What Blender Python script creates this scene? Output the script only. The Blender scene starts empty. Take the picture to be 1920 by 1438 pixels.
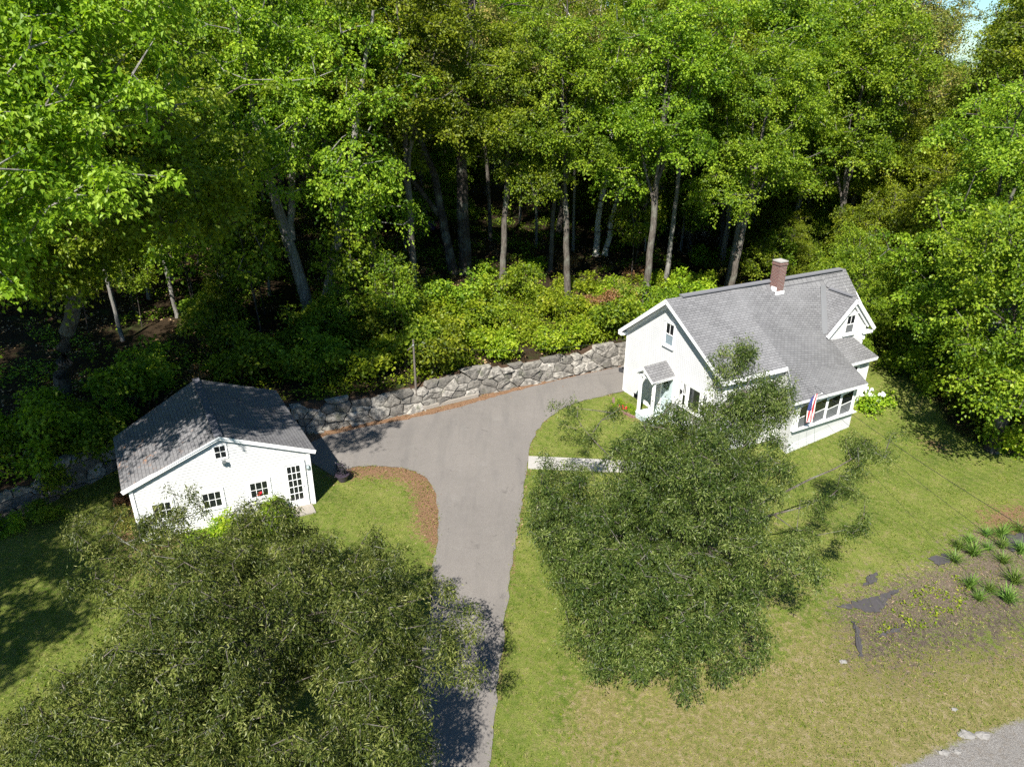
import bpy, math, random
import numpy as np
from mathutils import Vector
from mathutils.geometry import tessellate_polygon

scene = bpy.context.scene
C = scene.collection
R = math.radians

# ------------------------------------------------------------------ camera
CAM_H, PITCH, FPX, ROLL = 18.3, R(24.803), 1352.4, R(0.385)
cam_data = bpy.data.cameras.new('camera')
cam = bpy.data.objects.new('camera', cam_data)
C.objects.link(cam)
cam.location = (0, 0, CAM_H)
cam_data.sensor_width = 36
cam_data.lens = FPX / 1920 * 36
cam_data.clip_end = 3000
cam_data.clip_start = 0.1
from mathutils import Euler, Matrix
cam.matrix_world = Matrix.Translation((0, 0, CAM_H)) @ Euler((R(90) - PITCH, 0, 0)).to_matrix().to_4x4() @ Matrix.Rotation(ROLL, 4, 'Z')
scene.camera = cam

# ------------------------------------------------------------------ light
SUN_EL, SUN_AZ = R(48), R(15.9)          # shadows run 15.9 degrees right of straight ahead
world = bpy.data.worlds.new('World'); scene.world = world
world.use_nodes = True
wn = world.node_tree
bg = wn.nodes['Background']
sky = wn.nodes.new('ShaderNodeTexSky')
sky.sky_type = 'NISHITA'; sky.sun_disc = False
sky.sun_elevation = SUN_EL
sky.sun_rotation = math.pi + SUN_AZ
sky.air_density = 1.0; sky.dust_density = 0.1; sky.ozone_density = 1.5
tint = wn.nodes.new('ShaderNodeMix'); tint.data_type = 'RGBA'; tint.blend_type = 'MULTIPLY'; tint.inputs[0].default_value = 1; tint.inputs[7].default_value = (.55, .80, 1.0, 1)
wn.links.new(sky.outputs[0], tint.inputs[6]); wn.links.new(tint.outputs[2], bg.inputs[0]); bg.inputs[1].default_value = 0.062
sd = bpy.data.lights.new('sun', 'SUN'); sd.energy = 5.0; sd.angle = R(0.53); sd.color = (1, .955, .885)
so = bpy.data.objects.new('sun', sd); C.objects.link(so)
sdir = Vector((math.sin(SUN_AZ) * math.cos(SUN_EL), math.cos(SUN_AZ) * math.cos(SUN_EL), -math.sin(SUN_EL)))
so.rotation_euler = sdir.to_track_quat('-Z', 'Y').to_euler()
so.location = (-20, -60, 80)
scene.view_settings.view_transform = 'Standard'
scene.view_settings.look = 'None'
scene.view_settings.exposure = 1.2
scene.view_settings.gamma = 1
scene.cycles.max_bounces = 6
scene.cycles.diffuse_bounces = 2
scene.cycles.transmission_bounces = 3
scene.cycles.glossy_bounces = 2
scene.cycles.use_denoising = False
scene.cycles.sample_clamp_indirect = 6

# ------------------------------------------------------------------ measuring helpers
def ray(px, py):
    X, Y = px - 960, py - 719
    c, s = math.cos(ROLL), math.sin(ROLL)
    X, Y = c * X + s * Y, -s * X + c * Y
    v = -Y
    return np.array([X, FPX * math.cos(PITCH) + v * math.sin(PITCH), -FPX * math.sin(PITCH) + v * math.cos(PITCH)])
CAM = np.array([0, 0, CAM_H])
def onplane(px, py, p, n):
    d = ray(px, py); n = np.array(n, float)
    return CAM + d * (np.dot(np.array(p, float) - CAM, n) / np.dot(d, n))
def flat(px, py, z=0.0):
    return onplane(px, py, (0, 0, z), (0, 0, 1))

def sstep(a, b, x):
    t = np.clip((x - a) / (b - a), 0, 1); return t * t * (3 - 2 * t)

WALL_PX = [(-330, 1110), (-150, 1050), (0, 985), (110, 925), (228, 872), (590, 808), (690, 788), (785, 768), (880, 742), (1000, 716), (1168, 682), (1290, 655)]
WALL = np.array([flat(*p)[:2] for p in WALL_PX])
def wall_dist(x, y):
    """signed distance behind the retaining wall"""
    x = np.asarray(x, float); y = np.asarray(y, float)
    best = np.full(x.shape, 1e9); sg = np.ones(x.shape)
    ext = np.vstack([WALL[0] + (WALL[0] - WALL[1]) * 50, WALL, WALL[-1] + (WALL[-1] - WALL[-2]) * 50])
    for i in range(len(ext) - 1):
        a, b = ext[i], ext[i + 1]; d = b - a; L2 = d @ d
        t = np.clip(((x - a[0]) * d[0] + (y - a[1]) * d[1]) / L2, 0, 1)
        dx, dy = x - a[0] - t * d[0], y - a[1] - t * d[1]
        q = np.hypot(dx, dy); s = d[0] * dy - d[1] * dx
        m = q < best
        best = np.where(m, q, best); sg = np.where(m, np.sign(s), sg)
    return best * sg
def bumps(x, y):
    return (np.sin(x * .43 + 1.3 * np.sin(y * .31)) * np.cos(y * .37 + .8 * np.sin(x * .23)) * .5 + .3 * np.sin(x * 1.1 + y * .7) * np.sin(y * .9 - x * .4))
WH = 1.38
def ground_h(x, y):
    x = np.asarray(x, float); y = np.asarray(y, float)
    d = wall_dist(x, y)
    fade = 1 - sstep(11.5, 19, x)
    back = (WH + .085 * np.clip(d, 0, 45) + .16 * bumps(x, y) * sstep(1, 4, d)) * fade + (1 - fade) * (.35 * sstep(0, 6, d))
    front = -.055 * np.clip(x - 9, 0, 24) * (1 - sstep(36, 41, y)) - .012 * np.clip(24 - y, 0, 30) * sstep(4, 10, x)
    return np.where(d > .35, back, front)
def gh(x, y): return float(ground_h(np.array([x]), np.array([y]))[0])
def gp(px, py):
    """point of the terrain seen at a pixel of the photograph"""
    d = ray(px, py); t = 0.0; step = .002
    while t < .6:
        t += step * (.35 if t < .1 else 1)
        q = CAM + d * t
        if q[2] <= gh(q[0], q[1]): break
    lo, hi = t - step, t
    for _ in range(12):
        m = (lo + hi) / 2; q = CAM + d * m
        if q[2] <= gh(q[0], q[1]): hi = m
        else: lo = m
    return CAM + d * hi

# ------------------------------------------------------------------ object helpers
def tag(o, label=None, cat=None, group=None, kind=None):
    if label: o['label'] = label
    if cat: o['category'] = cat
    if group: o['group'] = group
    if kind: o['kind'] = kind
    return o
def thing(name, loc, label, cat, group=None):
    o = bpy.data.objects.new(name, None); C.objects.link(o); o.location = tuple(float(v) for v in loc)
    o.empty_display_size = .2
    return tag(o, label, cat, group)
def np_mesh(name, V, F, mats, uv=None, mi=None, attrs=None, smooth=False):
    """V (n,3); F (m,k) array of equal-size faces or list of index lists"""
    me = bpy.data.meshes.new(name)
    V = np.asarray(V, np.float32)
    if isinstance(F, np.ndarray):
        m, k = F.shape
        me.vertices.add(len(V)); me.vertices.foreach_set('co', V.ravel())
        me.loops.add(m * k); me.loops.foreach_set('vertex_index', F.ravel().astype(np.int32))
        me.polygons.add(m); me.polygons.foreach_set('loop_start', np.arange(0, m * k, k, dtype=np.int32))
        try: me.polygons.foreach_set('loop_total', np.full(m, k, np.int32))
        except Exception: pass
        me.update(calc_edges=True)
    else:
        me.from_pydata([tuple(map(float, v)) for v in V], [], [tuple(int(i) for i in f) for f in F])
        me.update()
    for mt in (mats if isinstance(mats, (list, tuple)) else [mats]): me.materials.append(mt)
    if uv is not None:
        l = me.uv_layers.new(name='UVMap'); l.data.foreach_set('uv', np.asarray(uv, np.float32).ravel())
    if mi is not None: me.polygons.foreach_set('material_index', np.asarray(mi, np.int32))
    if attrs:
        for nm, (dom, typ, dat) in attrs.items():
            a = me.attributes.new(nm, typ, dom)
            a.data.foreach_set('color' if 'COLOR' in typ else 'value', np.asarray(dat, np.float32).ravel())
    me.polygons.foreach_set('use_smooth', np.full(len(me.polygons), smooth))
    return me
def link(name, me, parent=None):
    o = bpy.data.objects.new(name, me); C.objects.link(o)
    if parent is not None: o.parent = parent
    return o

class MB:
    """collects faces in world coordinates, builds ONE mesh object"""
    def __init__(s): s.v = []; s.f = []; s.uv = []; s.mi = []; s.cur = 0
    def face(s, pts, uvs=None, mi=None):
        n = len(s.v); s.v += [np.asarray(p, float) for p in pts]; s.f.append(list(range(n, n + len(pts))))
        s.mi.append(s.cur if mi is None else mi)
        if uvs is None:
            p0 = np.asarray(pts[0], float); a = np.asarray(pts[1], float) - p0; la = np.linalg.norm(a) or 1; a = a / la
            nn = np.cross(a, np.asarray(pts[-1], float) - p0); ln = np.linalg.norm(nn) or 1
            b = np.cross(nn / ln, a)
            uvs = [((np.asarray(p, float) - p0) @ a, (np.asarray(p, float) - p0) @ b) for p in pts]
        s.uv += list(uvs)
    def hexa(s, c, mi=None):
        """c: 8 corners, bottom 4 ccw then top 4"""
        for q in ((3, 2, 1, 0), (4, 5, 6, 7), (0, 1, 5, 4), (1, 2, 6, 5), (2, 3, 7, 6), (3, 0, 4, 7)):
            s.face([c[i] for i in q], mi=mi)
    def box(s, fr, a0, a1, b0, b1, z0, z1, mi=None):
        s.hexa([fr(a0, b0, z0), fr(a1, b0, z0), fr(a1, b1, z0), fr(a0, b1, z0), fr(a0, b0, z1), fr(a1, b0, z1), fr(a1, b1, z1), fr(a0, b1, z1)], mi)
    def slab(s, pts, t, uvs=None, mi=None, side_mi=None):
        """polygon extruded straight down by t; pts ccw from above"""
        lo = [np.asarray(p, float) - np.array([0, 0, t]) for p in pts]
        for i in range(1, len(pts) - 1):
            s.face([pts[0], pts[i], pts[i + 1]], None if uvs is None else [uvs[0], uvs[i], uvs[i + 1]], mi)
            s.face([lo[0], lo[i + 1], lo[i]], mi=side_mi)
        for i in range(len(pts)):
            j = (i + 1) % len(pts); s.face([pts[j], pts[i], lo[i], lo[j]], mi=side_mi)
    def bar(s, p, q, w, h, up=(0, 0, 1), mi=None):
        p = np.asarray(p, float); q = np.asarray(q, float); d = q - p; d /= np.linalg.norm(d)
        sdv = np.cross(d, np.asarray(up, float)); sdv /= np.linalg.norm(sdv); u = np.cross(sdv, d)
        A = [(-w / 2, -h / 2), (w / 2, -h / 2), (w / 2, h / 2), (-w / 2, h / 2)]
        s.hexa([p + sdv * a + u * b for a, b in A] + [q + sdv * a + u * b for a, b in A], mi)
    def tube(s, pts, rad, n=8, mi=None, cap=True):
        pts = [np.asarray(p, float) for p in pts]; rad = rad if hasattr(rad, '__len__') else [rad] * len(pts)
        rings = []; acc = 0
        for i, p in enumerate(pts):
            d = pts[min(i + 1, len(pts) - 1)] - pts[max(i - 1, 0)]; d = d / (np.linalg.norm(d) or 1)
            r0 = np.cross(d, (0, 0, 1) if abs(d[2]) < .9 else (1, 0, 0)); r0 /= np.linalg.norm(r0); r1 = np.cross(d, r0)
            rings.append([p + rad[i] * (math.cos(2 * math.pi * k / n) * r0 + math.sin(2 * math.pi * k / n) * r1) for k in range(n)])
        for i in range(len(pts) - 1):
            L = np.linalg.norm(pts[i + 1] - pts[i])
            for k in range(n):
                j = (k + 1) % n
                s.face([rings[i][k], rings[i][j], rings[i + 1][j], rings[i + 1][k]], [(k / n, acc), ((k + 1) / n, acc), ((k + 1) / n, acc + L), (k / n, acc + L)], mi)
            acc += L
        if cap: s.face(rings[0][::-1], mi=mi); s.face(rings[-1], mi=mi)
    def lathe(s, c, prof, n=16, mi=None):
        c = np.asarray(c, float)
        for i in range(len(prof) - 1):
            for k in range(n):
                P = []
                for (r, z), kk in ((prof[i], k), (prof[i], k + 1), (prof[i + 1], k + 1), (prof[i + 1], k)):
                    a = 2 * math.pi * kk / n; P.append(c + (r * math.cos(a), r * math.sin(a), z))
                s.face(P, mi=mi)
    def blob(s, c, r, n=8, m=5, jit=.15, rng=random, mi=None, sq=(1, 1, 1)):
        c = np.asarray(c, float); g = [[None] * n for _ in range(m + 1)]
        for i in range(m + 1):
            th = math.pi * i / m
            for k in range(n):
                ph = 2 * math.pi * k / n; q = r * (1 + rng.uniform(-jit, jit))
                if i in (0, m): q = r
                g[i][k] = c + np.array([q * math.sin(th) * math.cos(ph) * sq[0], q * math.sin(th) * math.sin(ph) * sq[1], q * math.cos(th) * sq[2]])
        for i in range(m):
            for k in range(n):
                j = (k + 1) % n; s.face([g[i][k], g[i + 1][k], g[i + 1][j], g[i][j]], mi=mi)
    def build(s, name, mats, root=None, parent=None, smooth=False, weld=False):
        off = np.array(root.location) if root is not None else np.zeros(3)
        me = np_mesh(name, np.array(s.v) - off, s.f, mats, uv=s.uv, mi=s.mi, smooth=smooth)
        if weld:
            import bmesh
            bm = bmesh.new(); bm.from_mesh(me); bmesh.ops.remove_doubles(bm, verts=bm.verts, dist=.002); bm.to_mesh(me); bm.free()
        return link(name, me, parent if parent is not None else root)

# ------------------------------------------------------------------ materials
class NT:
    def __init__(s, name):
        s.m = bpy.data.materials.new(name); s.m.use_nodes = True; s.t = s.m.node_tree; s.t.nodes.clear()
        s.out = s.n('ShaderNodeOutputMaterial')
    def n(s, ty, **kw):
        o = s.t.nodes.new(ty)
        for k, v in kw.items():
            if k in ('inp',):
                for a, b in v.items(): o.inputs[a].default_value = b
            else: setattr(o, k, v)
        return o
    def l(s, a, b): s.t.links.new(a, b)
    def coords(s, kind='Object', scale=(1, 1, 1), rot=(0, 0, 0)):
        t = s.n('ShaderNodeTexCoord'); mp = s.n('ShaderNodeMapping'); mp.inputs['Scale'].default_value = scale; mp.inputs['Rotation'].default_value = rot
        s.l(t.outputs[kind], mp.inputs['Vector']); return mp.outputs[0]
    def pos(s):
        return s.n('ShaderNodeNewGeometry').outputs['Position']
    def noise(s, vec, sc, det=4, rough=.55, dist=0.0):
        o = s.n('ShaderNodeTexNoise'); o.inputs['Scale'].default_value = sc; o.inputs['Detail'].default_value = det; o.inputs['Roughness'].default_value = rough; o.inputs['Distortion'].default_value = dist
        if vec is not None: s.l(vec, o.inputs['Vector'])
        return o.outputs['Fac']
    def ramp(s, fac, stops):
        o = s.n('ShaderNodeValToRGB'); e = o.color_ramp.elements
        while len(e) < len(stops): e.new(.5)
        for i, (p, c) in enumerate(stops): e[i].position = p; e[i].color = (*c, 1) if len(c) == 3 else c
        s.l(fac, o.inputs[0]); return o.outputs[0]
    def mix(s, fac, a, b, mode='MIX'):
        o = s.n('ShaderNodeMix'); o.data_type = 'RGBA'; o.blend_type = mode
        for x, i in ((fac, 0), (a, 6), (b, 7)):
            if hasattr(x, 'links'): s.l(x, o.inputs[i])
            elif i == 0: o.inputs[0].default_value = x
            else: o.inputs[i].default_value = (*x, 1)
        return o.outputs[2]
    def math(s, op, a, b=0.0, clamp=False):
        o = s.n('ShaderNodeMath'); o.operation = op; o.use_clamp = clamp
        for i, x in enumerate((a, b)):
            if hasattr(x, 'links'): s.l(x, o.inputs[i])
            else: o.inputs[i].default_value = x
        return o.outputs[0]
    def bump(s, h, strength=.3, dist=.02):
        o = s.n('ShaderNodeBump'); o.inputs['Strength'].default_value = strength; o.inputs['Distance'].default_value = dist
        s.l(h, o.inputs['Height']); return o.outputs[0]
    def bsdf(s, col, rough=.8, spec=.3, normal=None, metal=0, **kw):
        o = s.n('ShaderNodeBsdfPrincipled')
        if hasattr(col, 'links'): s.l(col, o.inputs['Base Color'])
        else: o.inputs['Base Color'].default_value = (*col, 1)
        if hasattr(rough, 'links'): s.l(rough, o.inputs['Roughness'])
        else: o.inputs['Roughness'].default_value = rough
        o.inputs['Specular IOR Level'].default_value = spec; o.inputs['Metallic'].default_value = metal
        for k, v in kw.items(): o.inputs[k].default_value = v
        if normal is not None: s.l(normal, o.inputs['Normal'])
        s.l(o.outputs[0], s.out.inputs[0]); return s.m

def simple(name, col, rough=.7, spec=.3, var=.12, sc=6, metal=0):
    t = NT(name); f = t.noise(t.pos(), sc, 5)
    c = t.mix(f, tuple(v * (1 - var) for v in col), tuple(min(1, v * (1 + var)) for v in col))
    return t.bsdf(c, rough, spec, t.bump(f, .15, .01), metal)

def m_siding():
    t = NT('white_painted_clapboard'); p = t.pos()
    a = t.noise(p, 1.3, 4); b = t.noise(p, 22, 3)
    c = t.ramp(a, [(.3, (.50, .50, .49)), (.65, (.57, .57, .555))])
    return t.bsdf(c, .55, .3)
def m_shingle(name, c1, c2, c3, stain=None):
    t = NT(name)
    uv = t.n('ShaderNodeUVMap'); uv.uv_map = 'UVMap'
    br = t.n('ShaderNodeTexBrick'); t.l(uv.outputs[0], br.inputs['Vector'])
    br.offset = .5; br.squash = 1; br.offset_frequency = 2
    for k, v in (('Scale', 1), ('Mortar Size', .013), ('Mortar Smooth', .3), ('Bias', 0), ('Brick Width', .32), ('Row Height', .15)): br.inputs[k].default_value = v
    br.inputs['Color1'].default_value = (*c1, 1); br.inputs['Color2'].default_value = (*c2, 1); br.inputs['Mortar'].default_value = (*c3, 1)
    p = t.pos(); big = t.noise(p, .6, 3); fine = t.noise(p, 45, 3, .7); mid = t.noise(p, 5, 3)
    c = br.outputs['Color']
    c = t.mix(t.math('MULTIPLY', t.ramp(big, [(.35, (0, 0, 0)), (.7, (1, 1, 1))]), .35), c, tuple(v * 1.3 for v in c1))
    c = t.mix(t.ramp(fine, [(.35, (0, 0, 0)), (.75, (1, 1, 1))]), t.mix(.35, c, (.02, .02, .025)), c)
    if stain:
        sp = t.noise(t.coords('Object', (1, 1, 1)), 2.2, 6, .75, .6)
        at = t.n('ShaderNodeAttribute'); at.attribute_name = 'stain'
        f = t.math('MULTIPLY', t.math('ADD', sp, t.math('MULTIPLY', at.outputs['Fac'], .10)), 1)
        f = t.ramp(f, [(.66, (0, 0, 0)), (.72, (1, 1, 1))])
        c = t.mix(t.math('MULTIPLY', f, .7), c, stain)
    h = t.math('ADD', t.math('MULTIPLY', br.outputs['Fac'], -1), t.math('MULTIPLY', fine, .4))
    return t.bsdf(c, .95, .15, t.bump(h, .6, .012))
def m_brick():
    t = NT('red_brick'); uv = t.n('ShaderNodeUVMap'); uv.uv_map = 'UVMap'
    br = t.n('ShaderNodeTexBrick'); t.l(uv.outputs[0], br.inputs['Vector']); br.offset = .5
    for k, v in (('Scale', 1), ('Mortar Size', .011), ('Mortar Smooth', .2), ('Bias', 0), ('Brick Width', .215), ('Row Height', .078)): br.inputs[k].default_value = v
    br.inputs['Color1'].default_value = (.15, .055, .042, 1); br.inputs['Color2'].default_value = (.085, .032, .028, 1); br.inputs['Mortar'].default_value = (.27, .24, .22, 1)
    n = t.noise(t.pos(), 14, 3)
    c = t.mix(t.math('MULTIPLY', n, .35), br.outputs['Color'], (.22, .13, .105))
    return t.bsdf(c, .9, .2, t.bump(t.math('MULTIPLY', br.outputs['Fac'], -1), .7, .01))
def m_asphalt():
    t = NT('worn_asphalt'); p = t.pos()
    a = t.noise(p, .22, 4, .6); b = t.noise(p, 2.2, 5, .6); f = t.noise(p, 60, 2, .8)
    v = t.n('ShaderNodeTexVoronoi'); v.inputs['Scale'].default_value = 38; t.l(p, v.inputs['Vector'])
    c = t.ramp(a, [(.3, (.115, .101, .087)), (.7, (.17, .15, .13))])
    c = t.mix(t.math('MULTIPLY', b, .6), c, (.2, .182, .165))
    c = t.mix(t.ramp(t.noise(p, .9, 6, .7), [(.58, (0, 0, 0)), (.7, (.3, .3, .3))]), c, (.24, .225, .205))
    c = t.mix(t.ramp(f, [(.3, (0, 0, 0)), (.7, (1, 1, 1))]), t.mix(.45, c, (.03, .03, .03)), t.mix(.25, c, (.4, .38, .36)))
    st = t.noise(p, .55, 5, .75, 1.2)
    c = t.mix(t.ramp(st, [(.62, (0, 0, 0)), (.72, (.6, .6, .6))]), c, (.055, .05, .047))
    v2 = t.n('ShaderNodeMapping'); v2.inputs['Scale'].default_value = (1, .12, 1); t.l(p, v2.inputs['Vector'])
    c = t.mix(t.ramp(t.noise(v2.outputs[0], 1.6, 4, .6), [(.5, (0, 0, 0)), (.7, (.35, .35, .35))]), c, (.1, .095, .09))
    return t.bsdf(c, .92, .2, t.bump(f, .5, .006))
def m_ground():
    t = NT('lawn_and_forest_floor'); p = t.pos()
    at = t.n('ShaderNodeAttribute'); at.attribute_name = 'zone'; sep = t.n('ShaderNodeSeparateColor'); t.l(at.outputs['Color'], sep.inputs[0])
    at2 = t.n('ShaderNodeAttribute'); at2.attribute_name = 'zone2'; sep2 = t.n('ShaderNodeSeparateColor'); t.l(at2.outputs['Color'], sep2.inputs[0])
    big = t.noise(p, .2, 5, .65); mid = t.noise(p, .9, 6, .72); sm = t.noise(p, 5, 5, .7); fine = t.noise(p, 28, 4, .8); xf = t.noise(p, 70, 2, .8)
    g = t.ramp(t.math('ADD', t.math('MULTIPLY', mid, .55), t.math('MULTIPLY', big, .45)), [(.38, (.068, .12, .013)), (.5, (.135, .188, .026)), (.62, (.24, .255, .062))])
    g = t.mix(t.ramp(sm, [(.45, (0, 0, 0)), (.7, (.8, .8, .8))]), g, (.26, .225, .09))
    mw = t.n('ShaderNodeTexWave'); mw.inputs['Scale'].default_value = .55; mw.inputs['Distortion'].default_value = 2.5; mw.inputs['Detail'].default_value = 2; mw.inputs['Detail Scale'].default_value = .6
    mr = t.n('ShaderNodeMapping'); mr.inputs['Rotation'].default_value = (0, 0, -.62); t.l(p, mr.inputs['Vector']); t.l(mr.outputs[0], mw.inputs['Vector'])
    g = t.mix(t.math('MULTIPLY', mw.outputs['Fac'], .28), g, (.245, .27, .065))
    dry = t.ramp(sm, [(.3, (.16, .175, .04)), (.5, (.25, .215, .08)), (.7, (.38, .30, .175))])
    df = t.math('ADD', t.math('ADD', sep.outputs['Blue'], t.math('MULTIPLY', t.math('SUBTRACT', mid, .5), 1.3)), t.math('MULTIPLY', t.math('SUBTRACT', sm, .5), 1.1))
    g = t.mix(t.ramp(df, [(.36, (0, 0, 0)), (.72, (1, 1, 1))]), g, dry)
    # bare specks
    g = t.mix(t.ramp(fine, [(.36, (1, 1, 1)), (.5, (0, 0, 0))]), g, t.mix(.45, g, (.03, .038, .012)))
    g = t.mix(t.ramp(xf, [(.56, (0, 0, 0)), (.74, (.55, .55, .55))]), g, (.32, .34, .11))
    def masked(base, sock, col, amp=1.1, lo=.42, hi=.58):
        f = t.math('ADD', sock, t.math('MULTIPLY', t.math('SUBTRACT', sm, .5), amp))
        f = t.math('ADD', f, t.math('MULTIPLY', t.math('SUBTRACT', fine, .5), amp * .7))
        return t.mix(t.ramp(f, [(lo, (0, 0, 0)), (hi, (1, 1, 1))]), base, col)
    dirt = t.ramp(fine, [(.32, (.06, .045, .035)), (.5, (.17, .13, .095)), (.66, (.34, .275, .21)), (.8, (.5, .42, .34))])
    c = masked(g, sep2.outputs['Red'], dirt, 2.2, .38, .66)
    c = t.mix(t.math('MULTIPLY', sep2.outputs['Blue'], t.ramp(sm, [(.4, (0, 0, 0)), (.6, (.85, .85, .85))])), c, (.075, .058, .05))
    lit = t.ramp(fine, [(.3, (.08, .045, .025)), (.48, (.22, .125, .07)), (.64, (.34, .215, .13)), (.78, (.5, .38, .27))])
    c = masked(c, sep.outputs['Green'], lit, 1.7, .40, .66)
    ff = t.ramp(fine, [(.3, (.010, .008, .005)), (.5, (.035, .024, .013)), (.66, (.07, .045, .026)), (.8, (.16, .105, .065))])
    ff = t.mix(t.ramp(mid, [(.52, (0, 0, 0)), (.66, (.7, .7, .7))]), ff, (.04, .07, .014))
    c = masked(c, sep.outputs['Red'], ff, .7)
    gv = t.ramp(fine, [(.3, (.13, .12, .105)), (.5, (.27, .25, .225)), (.75, (.46, .44, .41))])
    gv = t.mix(t.ramp(sm, [(.5, (0, 0, 0)), (.7, (.7, .7, .7))]), gv, (.2, .165, .125))
    c = masked(c, sep2.outputs['Green'], gv, .6)
    h = t.math('ADD', t.math('MULTIPLY', fine, 1.2), t.math('ADD', xf, sm))
    return t.bsdf(c, .95, .1, t.bump(h, .9, .05))
def m_stone():
    t = NT('fieldstone'); p = t.pos()
    at = t.n('ShaderNodeAttribute'); at.attribute_name = 'var'
    a = t.noise(p, 3.5, 6, .7); f = t.noise(p, 30, 4, .7)
    c = t.ramp(at.outputs['Fac'], [(0, (.15, .138, .12)), (.5, (.27, .25, .215)), (1, (.42, .39, .34))])
    c = t.mix(t.ramp(a, [(.42, (.8, .8, .8)), (.6, (0, 0, 0))]), c, (.075, .07, .062))
    c = t.mix(t.ramp(f, [(.55, (0, 0, 0)), (.75, (.6, .6, .6))]), c, (.42, .40, .36))
    c = t.mix(t.ramp(t.noise(p, 1.7, 4), [(.58, (0, 0, 0)), (.7, (.35, .35, .35))]), c, (.09, .11, .05))
    return t.bsdf(c, .92, .2, t.bump(t.math('ADD', a, t.math('MULTIPLY', f, .3)), .8, .05))
def m_bark(name, c1, c2, sc=3.0, birch=False):
    t = NT(name); v = t.coords('Object', (sc * 2.2, sc * 2.2, sc * .4)); a = t.noise(v, 2, 6, .7)
    b = t.noise(t.coords('Object'), 1.1, 4)
    c = t.ramp(a, [(.35, c1), (.65, c2)])
    c = t.mix(t.ramp(b, [(.5, (0, 0, 0)), (.68, (.6, .6, .6))]), c, (.20, .215, .17) if not birch else (.6, .58, .53))
    if birch:
        k = t.noise(t.coords('Object', (1.2, 1.2, 5)), .8, 4, .6)
        c = t.mix(t.ramp(k, [(.56, (0, 0, 0)), (.62, (1, 1, 1))]), c, (.06, .05, .045))
    return t.bsdf(c, .95, .15, t.bump(a, .9, .06))
def m_leaf(name, cols, trans, tmix=.4, spec=.25, rough=.45, trv=.25):
    t = NT(name)
    at = t.n('ShaderNodeAttribute'); at.attribute_name = 'var'
    oi = t.n('ShaderNodeObjectInfo')
    n = len(cols); c = t.ramp(at.outputs['Fac'], [(i / (n - 1), cc) for i, cc in enumerate(cols)])
    hs = t.n('ShaderNodeHueSaturation'); t.l(c, hs.inputs['Color'])
    t.l(t.math('ADD', t.math('MULTIPLY', oi.outputs['Random'], .035), .483), hs.inputs['Hue'])
    t.l(t.math('ADD', t.math('MULTIPLY', oi.outputs['Random'], trv * 2), 1 - trv), hs.inputs['Value'])
    pr = t.n('ShaderNodeBsdfPrincipled'); t.l(hs.outputs[0], pr.inputs['Base Color']); pr.inputs['Roughness'].default_value = rough; pr.inputs['Specular IOR Level'].default_value = spec
    tr = t.n('ShaderNodeBsdfTranslucent'); t.l(t.mix(1, hs.outputs[0], trans, 'MULTIPLY'), tr.inputs['Color'])
    mx = t.n('ShaderNodeMixShader'); mx.inputs[0].default_value = tmix; t.l(pr.outputs[0], mx.inputs[1]); t.l(tr.outputs[0], mx.inputs[2])
    t.l(mx.outputs[0], t.out.inputs[0]); return t.m
def m_glass(name='window_glass', col=(.012, .014, .016)):
    t = NT(name); return t.bsdf(col, .04, .6)

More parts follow.
